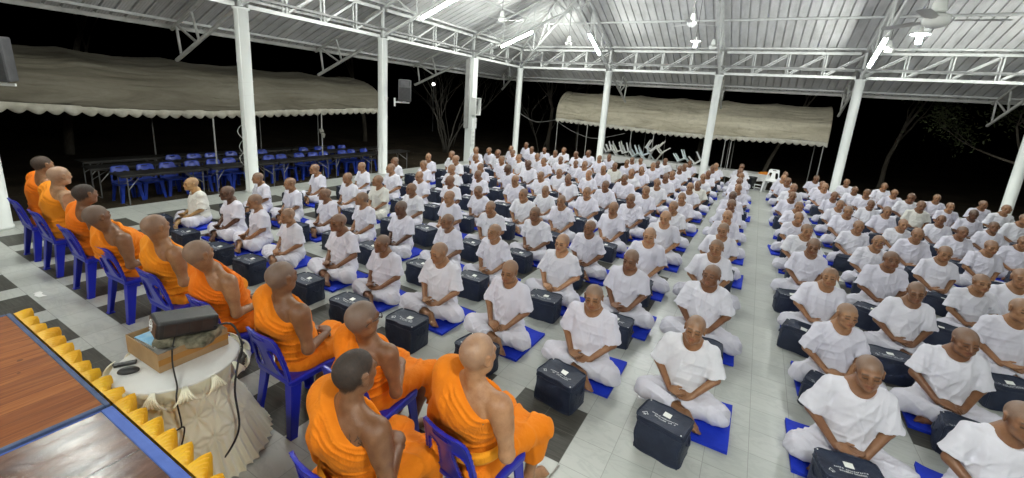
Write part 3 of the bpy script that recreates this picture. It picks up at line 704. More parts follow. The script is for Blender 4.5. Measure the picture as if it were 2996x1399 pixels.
mb.bar(V(0, 0, 0) + (-OV - .012, OV, -SL * OV - .03), (-OV - .012, RY - YB, -SL * OV - .03), .024, .12); mb.bar((-OV, OV + .012, -SL * OV - .03), (RX - XL, OV + .012, -SL * OV - .03), .024, .12)
mb.bar((-OV, OV, -SL * OV + .012), (6.0, -6.0, SL * 6.0 + .012), .16, .012)
mb.build('fascia', M['bracket_paint'], roof)

# columns
def column(x, y, where, r=.137, top=4.03, square=False):
    o = MB()
    if square: o.box((-.15, -.15, 0), (.15, .15, top))
    else: o.lathe([(r + .012, 0), (r + .012, .05), (r, .06), (r, top - .04), (r + .03, top - .03), (r + .03, top)], 32)
    c = o.build('column', M['column_paint'], None, not square, (x, y, 0))
    if not square:
        for p in c.data.polygons: p.use_smooth = len(p.vertices) == 4
    else: bevel(c, .012)
    tag(c, where, 'column', 'white columns round the hall')
    return c
colL = []
colL.append(column(XL + .12, COLS_L[0], 'white round column cut by the frame behind the furthest monk'))
c1 = column(XL, COLS_L[1], 'tall white round column with loose cable loops before the blue chairs')
c2 = column(XL, COLS_L[2], 'white round column carrying a grey loudspeaker on a bracket')
c3 = column(XL, COLS_L[3], 'white square column carrying the switch boxes and open cabinet', square=True)
column(XL, YB, 'white round column at the far corner where both girders meet')
column(COLS_B[1], YB, 'slim white round column at the left of the upturned white chairs')
column(COLS_B[2], YB, 'white round column at the right of the upturned white chairs')
column(COLS_B[3], YB, 'white round column at the right end of the back awning')
column(COLS_B[4], YB, 'white round column at the right edge behind the last men')
mb = MB()
pts = [(.0 - .141, -.06 + .02 * sin(k * 1.1), 3.95 - k * .1) for k in range(18)]
mb.tube(pts, .006, 5)
for z, a in ((1.55, .10), (1.2, .07), (.92, .09)):
    mb.tube([(-.135 - a * sin(pi * t / 10), -.07 - .05 * sin(pi * t / 10), z - .32 * t / 10) for t in range(11)], .006, 5)
for z in (2.5, 2.22): mb.tube([(.143 * cos(k * pi / 12), .143 * sin(k * pi / 12), z + .02 * sin(k * .26)) for k in range(25)], .005, 5)
mb.tube([(.085, -.115, 4.0), (.085, -.115, .5), (.085, -.115, .02)], .013, 6)
mb.build('cable', M['white_paint'], c1)
mb = MB(); mb.tube([(.1, -.11, 4), (.1, -.11, .02)], .014, 6); mb.box((.128, -.05, 2.25), (.15, .05, 2.38)); mb.build('conduit', M['white_paint'], c2)
mb = MB(); mb.box((-.16, -.23, 1.35), (.02, -.154, 4.0)); mb.build('cable_channel', M['steel_grey'], c3)
# open speaker cabinet, breaker box and switch boxes fixed to the square column (parts of the wall fittings, each a thing)
def fit(name, label, cat, x, y, z): return tag(empty(name, (x, y, z)), label, cat)
w_ = fit('wall_cabinet', 'open white box with dark inside near the top of the square column', 'cabinet', XL + .155, COLS_L[3] - .06, 2.22)
mb = MB()
for lo, hi in (((0, -.17, -.33), (.24, -.15, .33)), ((0, .15, -.33), (.24, .17, .33)), ((0, -.15, -.33), (.24, .15, -.31)), ((0, -.15, .31), (.24, .15, .33)), ((0, -.15, -.31), (.02, .15, .31))): mb.box(lo, hi)
mb.build('case', M['white_paint'], w_)
mb = MB(); mb.box((.021, -.148, -.308), (.05, .148, .308)); mb.box((.05, -.05, .05), (.16, .04, .2)); mb.build('back_panel', M['black_plastic'], w_)
mb = MB(); mb.box((.16, -.20, -.33), (.25, -.185, .33)); mb.box((.24, -.185, -.33), (.255, .0, -.29)); mb.build('door', M['white_paint'], w_)
w_ = fit('breaker_box', 'white breaker panel below the open box on the square column', 'breaker box', XL + .152, COLS_L[3] - .08, 1.57)
mb = MB(); mb.box((0, -.16, -.21), (.11, .14, .21)); bevel(mb.build('case', M['column_paint'], w_), .012)
mb = MB(); mb.box((.111, -.11, -.15), (.125, .09, .12)); mb.build('cover', M['white_paint'], w_)
mb = MB(); mb.box((.125, .06, .01), (.135, .085, .035)); mb.build('latch', M['black_plastic'], w_)
w_ = fit('switch_panel', 'stack of white switch plates low on the square column', 'switch panel', XL + .152, COLS_L[3] - .06, .96)
for z in (-.25, -.09, .07, .23):
    mb = MB(); mb.box((0, -.11, z - .07), (.05, .11, z + .07)); pl = bevel(mb.build('switch_plate', M['white_paint'], w_), .008)
    mb = MB(); mb.box((.0505, -.09, z - .006), (.0535, .09, z + .006)); mb.build('switch_row', M['steel_grey'], pl)

# lattice girders between the columns
def girder(a, b, label, n):
    a = V(*a); b = V(*b); o = empty('lattice_girder', tuple(a)); tag(o, label, 'girder', 'white lattice girders along the column tops')
    d = b - a; L = np.linalg.norm(d); u = d / L
    for z in (.05, .80):
        mb = MB(); mb.bar(u * .14 + (0, 0, z), u * (L - .14) + (0, 0, z), .085, .085); mb.build('chord', M['chord_paint'], o)
    nn = np.cross(u, V(0, 0, 1)); off = nn * .026
    for k in range(1, n):
        p = u * (L * k / n)
        mb = MB()
        for s in (-1, 1): mb.bar(p + off * s + u * .03 * s + (0, 0, .094), p + off * s + u * .03 * s + (0, 0, .756), .035, .035, u)
        mb.build('post', M['truss_paint'], o)
    for k in range(n):
        p = u * (L * k / n + .06); q = u * (L * (k + 1) / n - .06); mb = MB()
        for s in (-1, 1): mb.bar(p + off * s * 1.9 + (0, 0, .10 + .03 * s), q + off * s * 1.9 + (0, 0, .72 + .03 * s), .032, .032)
        mb.build('brace', M['truss_paint'], o)
    return o
zc = 4.03
gl = [('white lattice girder above the monks, cut by the top left edge', 4), ('white lattice girder between the cable looped and loudspeaker columns', 4), ('white lattice girder between the loudspeaker column and square column', 4), ('short white lattice girder from the square column to the far corner', 3)]
ys_ = COLS_L + [YB]
for i in range(4): girder((XL, ys_[i], zc), (XL, ys_[i + 1], zc), gl[i][0], gl[i][1])
gb = ['white lattice girder from the far corner along the back, first bay', 'white lattice girder above the upturned white chairs', 'white lattice girder above the right half of the back awning', 'white lattice girder of the back side running off the right edge']
for i in range(4): girder((COLS_B[i], YB, zc), (COLS_B[i + 1], YB, zc), gb[i], 4)
girder((COLS_B[4], YB, zc), (11.03, YB, zc), 'white lattice girder beyond the rightmost back column', 4)
for nm, a, b in (('left', (XL + .075, RY, 4.29), (XL + .075, YB, 4.29)), ('back', (XL, YB - .075, 4.33), (11, YB - .075, 4.33))):
    mb = MB(); mb.bar(a, b, .05, .055); o = mb.build('cable_tray', M['rail_grey'])
    tag(o, 'dark grey tray along the ' + nm + (' side girders above the monks' if nm == 'left' else ' girders over the upturned chairs'), 'cable tray')

# sloping rafter trusses (lower tube through the column head, upper tube under the sheets)
def rafter(base, dirv, inner, label, outer=2.95, slope=SL):
    base = V(*base); dv = V(*dirv); o = empty('rafter_truss', tuple(base)); tag(o, label, 'rafter truss', 'white tubular rafter trusses under the roof')
    lo = lambda t: dv * t + (0, 0, .02 + slope * t); hi = lambda t: dv * t + (0, 0, .80 + slope * t)
    mb = MB(); mb.tube([lo(-outer), lo(-.15)], .047, 10); mb.build('lower_chord', M['bracket_paint'], o)
    mb = MB(); mb.tube([lo(.10), lo(inner)], .047, 10); mb.build('lower_chord', M['truss_paint'], o)
    mb = MB(); mb.tube([hi(-outer - .1), hi(-.12)], .045, 10); mb.build('upper_chord', M['bracket_paint'], o)
    mb = MB(); mb.tube([hi(.12), hi(inner)], .045, 10); mb.build('upper_chord', M['truss_paint'], o)
    ts = [-outer + .25, -outer + 1.15]
    for a, b in ((hi(ts[0] - .12), lo(ts[0])), (hi(ts[0] - .1), lo(ts[1] - .1)), (hi(ts[1] - .25), lo(ts[1]))):
        mb = MB(); mb.tube([a, b], .03, 8); mb.build('strut', M['bracket_paint'], o)
    t = .55; k = 0
    while t < inner - .9:
        mb = MB(); mb.tube([hi(t) if k % 2 == 0 else lo(t), lo(t + .75) if k % 2 == 0 else hi(t + .75)], .026, 7); mb.build('strut', M['truss_paint'], o)
        mb = MB(); mb.tube([lo(t + .75), hi(t + .75)], .022, 7); mb.build('strut', M['truss_paint'], o)
        t += 1.25; k += 1
    mb = MB(); mb.bar(dv * .0 + (0, 0, .0), (0, 0, .80), .07, .07); mb.build('gusset', M['truss_paint'], o)
    return o
rafter((XL, COLS_L[0], 4.06), (1, 0, 0), 13, 'white rafter truss over the nearest left column')
rafter((XL, COLS_L[1], 4.06), (1, 0, 0), 12, 'white rafter truss rising from the column with cable loops')
rafter((XL, COLS_L[2], 4.06), (1, 0, 0), 8.2, 'white rafter truss with a tube lamp, rising from the loudspeaker column')
rafter((XL, COLS_L[3], 4.06), (1, 0, 0), 3.95, 'white rafter truss with a tube lamp, rising from the square column')
rafter((XL, YB, 4.06), (1, -1, 0), 9.5, 'white hip truss climbing from the far corner column', 2.4)
rafter((COLS_B[1], YB, 4.06), (0, -1, 0), 3.95, 'white rafter truss with steep tube lamp beside the far corner')
rafter((COLS_B[2], YB, 4.06), (0, -1, 0), 8.4, 'white rafter truss over the column right of the upturned chairs')
rafter((COLS_B[3], YB, 4.06), (0, -1, 0), 12, 'white rafter truss with tube lamp over the right end of the awning')
rafter((COLS_B[4], YB, 4.06), (0, -1, 0), 13, 'white rafter truss at the right edge of the picture')

# lamps
def emis(name, col, s):
    m = bpy.data.materials.new(name); m.use_nodes = True; nt = m.node_tree; nt.nodes.clear()
    e = nt.nodes.new('ShaderNodeEmission'); e.inputs[0].default_value = (*col, 1); e.inputs[1].default_value = s
    o = nt.nodes.new('ShaderNodeOutputMaterial'); nt.links.new(e.outputs[0], o.inputs[0]); return m
M['tube_glow'] = emis('fluorescent_glow', (.96, 1.0, .93), TUBE)
M['bulb_glow'] = emis('bulb_glow', (.94, .98, 1.0), BULB)
def tube_lamp(a, b, label, seen=True):
    a = V(*a); b = V(*b); c = (a + b) / 2; o = empty('tube_lamp', tuple(c)); tag(o, label, 'tube lamp', 'fluorescent tube lamps on the rafters')
    a -= c; b -= c; u = (b - a) / np.linalg.norm(b - a)
    mb = MB(); mb.bar(a - u * .03 + (0, 0, .052), b + u * .03 + (0, 0, .052), .11, .03); mb.build('housing', M['white_paint'], o)
    mb = MB(); mb.tube([a, b], .031, 10); mb.build('glowing_tube', M['tube_glow'], o, True)
    if abs(u[2]) < .05:                                                # level ones hang on rods from the roof
        for p in (a + u * .15, b - u * .15):
            mb = MB(); mb.tube([p + (0, 0, .06), (p[0], p[1], roof_z(c[0] + p[0], c[1] + p[1]) - c[2])], .007, 6); mb.build('hanger', M['rail_grey'], o)
    for p in (a - u * .015, b + u * .015):
        mb = MB(); mb.bar(p - (0, 0, .03), p + (0, 0, .04), .03, .06, u); mb.build('end_cap', M['white_paint'], o)
    return o
LOWZ = lambda t: 4.06 + SL * t - .05
tube_lamp((XL + 1.5, COLS_L[2], LOWZ(1.5) - .06), (XL + 2.75, COLS_L[2], LOWZ(2.75) - .06), 'glowing tube lamp on the rafter of the loudspeaker column')
tube_lamp((XL + 1.28, COLS_L[3], LOWZ(1.28) - .06), (XL + 2.5, COLS_L[3], LOWZ(2.5) - .06), 'glowing tube lamp on the rafter of the square column')
tube_lamp((COLS_B[1], YB - 1.42, LOWZ(1.42) - .06), (COLS_B[1], YB - 2.66, LOWZ(2.66) - .06), 'steep glowing tube lamp beside the far corner')
tube_lamp((COLS_B[3], YB - .95, LOWZ(.95) - .06), (COLS_B[3], YB - 2.35, LOWZ(2.35) - .06), 'glowing tube lamp above the right end of the awning')
# unseen rafter lamps carry on out of view; level ones are added fill lamps
for a, b, lab in (((XL + 1.4, COLS_L[1], LOWZ(1.4) - .06), (XL + 2.7, COLS_L[1], LOWZ(2.7) - .06), 'glowing tube lamp outside the picture over the left aisle'),
                  ((XL + 1.2, COLS_L[0], LOWZ(1.2) - .06), (XL + 2.5, COLS_L[0], LOWZ(2.5) - .06), 'glowing tube lamp outside the picture over the far monks'),
                  ((COLS_B[2], 13.3, 5.80), (COLS_B[2], 12.0, 6.3), 'glowing tube lamp outside the picture over the middle rows'),
                  ((COLS_B[4], YB - 1.0, LOWZ(1.0)), (COLS_B[4], YB - 2.3, LOWZ(2.3)), 'glowing tube lamp outside the picture at the right back column'),
                  ((-3.4, 7.2, 5.6), (-2.1, 7.2, 5.6), 'added fill tube lamp outside the picture above the middle of the crowd'),
                  ((8.2, 7.0, 4.5), (8.2, 5.7, 4.5), 'added fill tube lamp outside the picture at the far right side'),
                  ((-6.6, -3.4, 3.9), (-5.3, -3.4, 3.9), 'added fill tube lamp outside the picture behind the far end of the stage'),
                  ((-2.9, -3.8, 3.9), (-1.6, -3.8, 3.9), 'added fill tube lamp outside the picture behind the wooden stage'),
                  ((.8, -3.8, 3.9), (2.1, -3.8, 3.9), 'added fill tube lamp outside the picture behind the photographer'),
                  ((4.6, -3.2, 3.9), (5.9, -3.2, 3.9), 'added fill tube lamp outside the picture at the near right'),
                  ((.3, .5, 3.5), (1.6, .5, 3.5), 'added fill tube lamp outside the picture above the front of the aisle')):
    tube_lamp(a, b, lab)
def bulb(x, y, z, zr, label):
    o = empty('hanging_bulb', (x, y, z)); tag(o, label, 'hanging bulb', 'bare bulbs hanging under the roof')
    mb = MB()
    for k in range(4): mb.tube([(.022 * cos(k * pi / 2 + t), .022 * sin(k * pi / 2 + t), -.04 - t * .03) for t in np.linspace(0, 3.5, 9)], .013, 6)
    mb.build('glowing_coil', M['bulb_glow'], o)
    mb = MB(); mb.lathe([(.035, -.045), (.035, .03), (.02, .06), (.018, .10)], 14); mb.build('lamp_base', M['white_paint'], o, True)
    mb = MB(); mb.lathe([(.036, .0), (.10, .012), (.125, -.012), (.121, -.014), (.10, .006), (.036, -.006)], 20, cap=False); mb.build('reflector', M['white_paint'], o, True)
    mb = MB(); mb.tube([(0, 0, .10), (.02, .0, (zr - z) * .5), (0, 0, zr - z)], .006, 5); mb.build('cord', M['rubber'], o)
bulb(1.887, 9.0, 3.98, 7.6, 'brightest bare bulb hanging beside the big ceiling fan')
bulb(-1.81, 12.0, 4.33, 7.0, 'bare bulb hanging over the middle rows below a ceiling fan')
def fan(x, y, z, rz, label, s=1.0, blades=True):
    o = empty('ceiling_fan', (x, y, z), rz); tag(o, label, 'ceiling fan', 'white ceiling fans on long rods'); zr = roof_z(x, y) - z
    mb = MB(); mb.tube([(0, 0, .22), (0, 0, zr)], .011, 6); mb.build('rod', M['rail_grey'], o)
    mb = MB(); mb.lathe([(.03, .28), (.05, .26), (.075, .13), (.07, .11), (.05, .10)], 18); mb.build('canopy', M['white_paint'], o, True)
    mb = MB(); mb.lathe([(.05, .09), (.115, .07), (.125, .03), (.115, -.02), (.08, -.05), (.04, -.06)], 22); mb.build('motor', M['white_paint'], o, True)
    for k in range(3):
        a = k * 2 * pi / 3; ca, sa = cos(a), sin(a); mb = MB()
        def pt(r_, t, dz): return (ca * r_ - sa * t, sa * r_ + ca * t, dz)
        L = [[pt(r_, t, .02 + .09 * t + (.004 if q else 0)) for t in (-w / 2, w / 2)] for q in (0,) for r_, w in ((.11, .05), (.17, .06), (.22, .12), (.45, .125), (.60, .12), (.63, .07))]
        T = [[(p[0], p[1], p[2] + .006) for p in row] for row in L]
        mb.grid(np.array(L)); mb.grid(np.array(T)); mb.build('blade', M['white_paint'], o)
fan(-7.589, 12.0, 4.93, .3, 'ceiling fan in front of the left slope near the loudspeaker rafter'); fan(-6.599, 15.0, 4.68, 1.2, 'ceiling fan hanging beneath the hip near the far corner')
fan(-2.134, 13.0, 4.90, .5, 'ceiling fan above a bare bulb over the middle rows'); fan(-1.91, 16.5, 4.79, .9, 'ceiling fan small and far beside the middle back rafter')
fan(1.485, 6.6, 3.70, .10, 'largest and nearest ceiling fan beside the brightest bulb'); fan(2.834, 16.5, 4.75, .2, 'ceiling fan half hidden behind the right tube lamp')

# loudspeakers
def speaker(x, y, z, rz, label, tilt=0, bracket=True):
    o = empty('loudspeaker', (x, y, z), rz); o.rotation_euler = (tilt, 0, rz); tag(o, label, 'loudspeaker', 'grey loudspeakers on the left columns')
    mb = MB(); mb.add([(-.19, -.16, -.32), (.19, -.16, -.32), (.14, .16, -.32), (-.14, .16, -.32), (-.19, -.16, .32), (.19, -.16, .32), (.14, .16, .32), (-.14, .16, .32)], [(0, 3, 2, 1), (4, 5, 6, 7), (0, 1, 5, 4), (1, 2, 6, 5), (2, 3, 7, 6), (3, 0, 4, 7)])
    bevel(mb.build('cabinet', noisy('speaker_grey', (.05, .05, .055), (.08, .08, .085), 8, .6), o), .02)
    mb = MB(); mb.box((-.165, -.172, -.29), (.165, -.163, .10)); bevel(mb.build('grille', M['black_plastic'], o), .004)
    mb = MB(); mb.add([(-.15, -.166, .14), (.15, -.166, .14), (.15, -.166, .29), (-.15, -.166, .29), (-.05, -.14, .18), (.05, -.14, .18), (.05, -.14, .25), (-.05, -.14, .25)], [(0, 1, 5, 4), (1, 2, 6, 5), (2, 3, 7, 6), (3, 0, 4, 7), (4, 5, 6, 7)]); mb.build('horn', M['black_metal'], o)
    if bracket:
        mb = MB(); mb.bar((0, .05, -.36), (-.02, .05, -.32), .10, .10); mb.bar((-.3, .05, -.37), (.14, .05, -.37), .04, .04); mb.bar((-.3, .05, -.5), (-.3, .05, -.25), .05, .05); mb.build('bracket', M['white_paint'], o)
speaker(-9.72, 10.06, 2.60, .75, 'grey loudspeaker on a white bracket beside its column', .06)
speaker(-10.06, 2.0, 2.56, .9, 'dark loudspeaker cut by the left edge above the awning', .06)

# awnings (barrel canopies on poles)
def canvas(g):
    m, nt, b = mat('dirty_shaded_canvas', (.4, .36, .28), .9, .2); n = NT(nt); co = n.coord('Object')
    f = n.noise(n.coord('Object', (1, .16, 1)), 2.6, 7, .7, 1.2)
    c = n.ramp(f, [(.25, (.13 * g, .115 * g, .085 * g)), (.5, (.215 * g, .195 * g, .15 * g)), (.75, (.30 * g, .278 * g, .225 * g))])  # long streaks: stains, plus wrinkle shade put into the colour
    f2 = n.ramp(n.noise(co, 5, 8, .75), [(.52, 0.0), (.75, 1.0)]); c = n.mix(n.math('MULTIPLY', f2, .45), c, (.13, .12, .09)); n.l(c, b.inputs['Base Color'])
    n.bump(n.noise(n.coord('Object', (1, .22, 1)), 5, 5, .6, 1.6), b, .5, .06)
    b.inputs['Transmission Weight'].default_value = 0
    return m
CANVAS = [canvas(.8), canvas(2.5)]; M['valance2'] = noisy('valance_canvas_lit', (.55, .52, .44), (.72, .70, .62), 4, .85, .3); M['valance'] = noisy('valance_canvas', (.36, .335, .265), (.58, .555, .48), 4, .85, .3)  # each awning's lighting is in its canvas gain; valances brightened as if lit
def awning(y0, y1, label, tip, depth=3.6, zv=1.80, rise=1.1, sagf=lambda t: 0., pole_ts=(.1, .4, .7, .95), seed=1, cm=0):
    """local: length along +Y, front edge at x=0, barrel goes back to -depth"""
    o = empty('awning', (0, 0, 0)); tag(o, label, 'awning', 'beige canvas awnings outside the hall')
    n1, n2 = int((y1 - y0) / .06), 150; P = []; r = random.Random(seed)
    ph = [r.uniform(0, 6.28) for _ in range(8)]
    for i in range(n1 + 1):
        y = y0 + (y1 - y0) * i / n1; row = []
        bay = (y - y0) / 2.05; bs = abs(sin(pi * bay)) ** .8
        for j in range(n2 + 1):
            a = pi * j / n2; x = -depth / 2 * (1 - cos(a)); z = zv + sagf((y - y0) / (y1 - y0)) * (1 - sin(a)) + rise * sin(a) ** .85
            fb = bay - math.floor(bay); cat = 4 * fb * (1 - fb)                  # cloth hangs in swags between the hoops
            aa = a + .10 * cat * (1 if a < pi / 2 else -1) + .03 * sin(y * 2.3 + ph[0])
            wr = .034 * sin(44 * aa + 2.2 * sin(y * .9 + ph[1])) * (.5 + .5 * sin(9 * a + y * 1.9 + ph[2])) + .012 * sin(73 * aa + 3 * sin(y * 1.3 + ph[3]))
            sg = .11 * bs * sin(a) + wr * (.25 + .75 * cat)
            row.append((x + .4 * sg * cos(a), y, z - sg))
        P.append(row)
    mb = MB(); mb.grid(np.array(P)); cv = mb.build('canopy', CANVAS[cm], o, True); md = cv.modifiers.new('thick', 'SOLIDIFY'); md.thickness = .006
    sc = []
    for i in range(n1 * 3 + 1):
        y = y0 + (y1 - y0) * i / (n1 * 3); k = abs(sin(pi * (y - y0) / .27)); z = zv + sagf((y - y0) / (y1 - y0)); w = .02 * sin(y * 9 + ph[5]) + .012 * sin(y * 23)
        sc.append([(.006, y, z + .01), (.02 + w * .4, y, z - .06), (.014 + w, y, z - .125 - .085 * k)])
    mb = MB(); mb.grid(np.array(sc)); v_ = mb.build('valance', M['valance2' if cm else 'valance'], o, True); md = v_.modifiers.new('thick', 'SOLIDIFY'); md.thickness = .005
    mb = MB(); mb.tube([(.0, y0, zv), (.0, y0 + .01, zv)] if 0 else [(-.02, y0 + (y1 - y0) * t / 20, zv + sagf(t / 20) - .01) for t in range(21)], .018, 6); mb.build('front_rail', M['bracket_paint'], o)
    for t in pole_ts:
        for xb in (-.03, -depth + .03):
            y = y0 + (y1 - y0) * t; mb = MB(); mb.tube([(xb, y, GZ), (xb, y, zv + sagf(t) - .01)], .02, 7); mb.build('pole', M['bracket_paint'], o)
    return o
t1 = awning(-2.2, 12.45, 'long dirty beige awning over the black tables and blue chairs', 0, 3.7, 1.86, 1.12, lambda t: -.20 * sin(pi * min(1, max(0, (t - .1) / .9))) ** 2 * (1 if t > .1 else 0), (.30, .585, .815, .985), 2)
t1.location = (-13.2, 0, 0)
t2 = awning(0, 12.3, 'beige scalloped awning behind the upturned white chairs', 0, 3.2, 1.83, 1.48, lambda t: -.16 * sin(pi * t) ** 2, (.01, .15, .34, .43, .69, .71, .99), 5, 1)
t2.location = (-9.80, 21.5, 0); t2.rotation_euler = (0, 0, -pi / 2)
for nm, pts, lb in (('hanging_wire', [(XL + .1, YB - .1, 2.05), (-9.9, 19.4, 1.62), (-9.8, 21.4, 1.72)], 'thin wire slung from the corner column to the awning'), ('hanging_wire', [(-9.8, 21.45, 1.72), (-8.6, 21.4, 1.18), (-7.4, 21.4, .98), (-5.9, 21.4, 1.38)], 'thin wire drooping under the front of the back awning')):
    P_ = [V(*p) for p in pts]; dense = []
    for i in range(len(P_) - 1):
        for t in np.linspace(0, 1, 7)[:-1]:
            p0, p1, p2, p3 = P_[max(i - 1, 0)], P_[i], P_[i + 1], P_[min(i + 2, len(P_) - 1)]
            dense.append(.5 * ((2 * p1) + (-p0 + p2) * t + (2 * p0 - 5 * p1 + 4 * p2 - p3) * t * t + (-p0 + 3 * p1 - 3 * p2 + p3) * t ** 3))
    mb = MB(); mb.tube(dense + [P_[-1]], .011, 5); tag(mb.build(nm, M['steel_grey']), lb, 'wire', 'wires slung outside the hall')

# trees
def tree(x, y, seed, label, stems, h, spread, r0, depth=4, bark='twig', leaves=0, base=GZ, fork=(2, 3), cat='tree', lean=(0, 0)):
    o = empty('tree', (x, y, base)); tag(o, label, cat, 'trees in the dark outside the hall'); r = random.Random(seed); tips = []
    tr_, br_ = MB(), MB()
    def grow(p, d, L, rad, lv):
        pts = [p]; rs = [rad]; q = p.copy(); dd = d.copy(); ns = 5
        for i in range(ns):
            dd = dd + V(r.gauss(0, .10), r.gauss(0, .10), r.gauss(.03, .05)); dd /= np.linalg.norm(dd); q = q + dd * L / ns; pts.append(q.copy()); rs.append(rad * (1 - .38 * (i + 1) / ns))
        (tr_ if lv == 0 else br_).tube(pts, rs, 8 if lv < 2 else 5)
        if lv < depth:
            for k in range(r.randint(*fork)):
                az = r.uniform(0, 2 * pi); an_ = r.uniform(.25, .65) * spread; ax = V(cos(az), sin(az), 0); nd = dd * cos(an_) + ax * sin(an_); nd[2] = max(nd[2], .12); nd /= np.linalg.norm(nd)
                grow(q if k < 2 else pts[3], nd, L * r.uniform(.6, .85), rs[-1] * .78, lv + 1)
        else: tips.append((q, dd))
        if lv >= depth - 1: tips.append((pts[3], dd))
    for s_ in range(stems):
        az = r.uniform(0, 2 * pi) if stems > 1 else 0; tl = .36 * spread if stems > 1 else .05; d = V(cos(az) * tl + lean[0], sin(az) * tl + lean[1], 1); d /= np.linalg.norm(d)
        grow(V(cos(az) * .1 * (stems > 1), sin(az) * .1 * (stems > 1), 0), d, h * r.uniform(.34, .44), r0 * r.uniform(.75, 1), 0)
    tr_.build('trunk', M['trunk' if bark == 'trunk' else 'twig'], o, True); br_.build('branches', M['trunk' if bark == 'trunk' else 'twig'], o, True)
    if leaves:
        lf = MB()
        for q, dd in tips:
            for _ in range(leaves):
                p = q + V(r.gauss(0, .28), r.gauss(0, .28), r.gauss(-.05, .25)); s_ = r.uniform(.05, .11); a, b_ = V(*[r.gauss(0, 1) for _ in range(3)]), V(*[r.gauss(0, 1) for _ in range(3)])
                a /= np.linalg.norm(a); b_ -= a * (a @ b_); b_ /= np.linalg.norm(b_)
                lf.add([p - a * s_, p + b_ * s_ * .35, p + a * s_, p - b_ * s_ * .35], [(0, 1, 2, 3)])
        lf.build('crown', M['leaf'], o)
    return o
tree(-14.9, 18.6, 4, 'bare many stemmed tree behind the loudspeaker column', 6, 6.2, 1.0, .05, 4)
tree(-16.8, 21.5, 9, 'bare tree further back between the loudspeaker and square columns', 4, 6.0, 1.0, .05, 4)
tree(-11.6, 23.6, 12, 'thin bare tree right of the square column', 3, 4.8, 1.0, .035, 4)
tree(-12.5, 26.5, 21, 'thick trunked bare tree left of the back awning', 1, 8.0, 1.1, .17, 5, 'trunk', base=GZ)
tree(.35, 24.6, 7, 'leaning bare trunk under the right end of the back awning', 1, 8, .8, .13, 3, 'trunk', lean=(.25, 0))
tree(-3.0, 27, 15, 'upright trunk seen beside the column under the back awning', 1, 9, .8, .16, 3, 'trunk')
tree(-21.5, 5.6, 31, 'broad trunk in the dark under the left awning', 1, 9, .8, .20, 3, 'trunk')
tree(-21.0, 18.4, 33, 'trunk in the dark near the far end of the left awning', 1, 9, .8, .15, 3, 'trunk')
tree(10.4, 22.4, 41, 'leafy tree at the right edge beyond the last column', 2, 6.5, 1.2, .10, 4, 'trunk', 16, lean=(-.1, 0))
tree(5.6, 27, 43, 'faint leafy tree high in the dark beyond the right columns', 1, 8.5, 1.2, .13, 4, 'trunk', 9)
tree(-11.8, 30, 47, 'faint leafy tree behind the bare trunk at the corner', 1, 9, 1.2, .13, 4, 'trunk', 9)
# distant lamp among the branches
o = empty('yard_lamp', (-24.6, 28.8, GZ)); tag(o, 'small round white lamp glowing among the bare branches', 'yard lamp')
mb = MB(); mb.tube([(0, 0, 0), (0, 0, 3.85)], .045, 8); mb.build('post', M['rail_grey'], o)
mb = MB(); mb.lathe([(.001, -.14), (.08, -.12), (.13, -.05), (.14, 0), (.13, .05), (.08, .12), (.001, .14)], 16); g_ = mb.build('globe', emis('globe_glow', (1, .98, .95), 6.0), o, True); g_.location = (0, 0, 3.96)
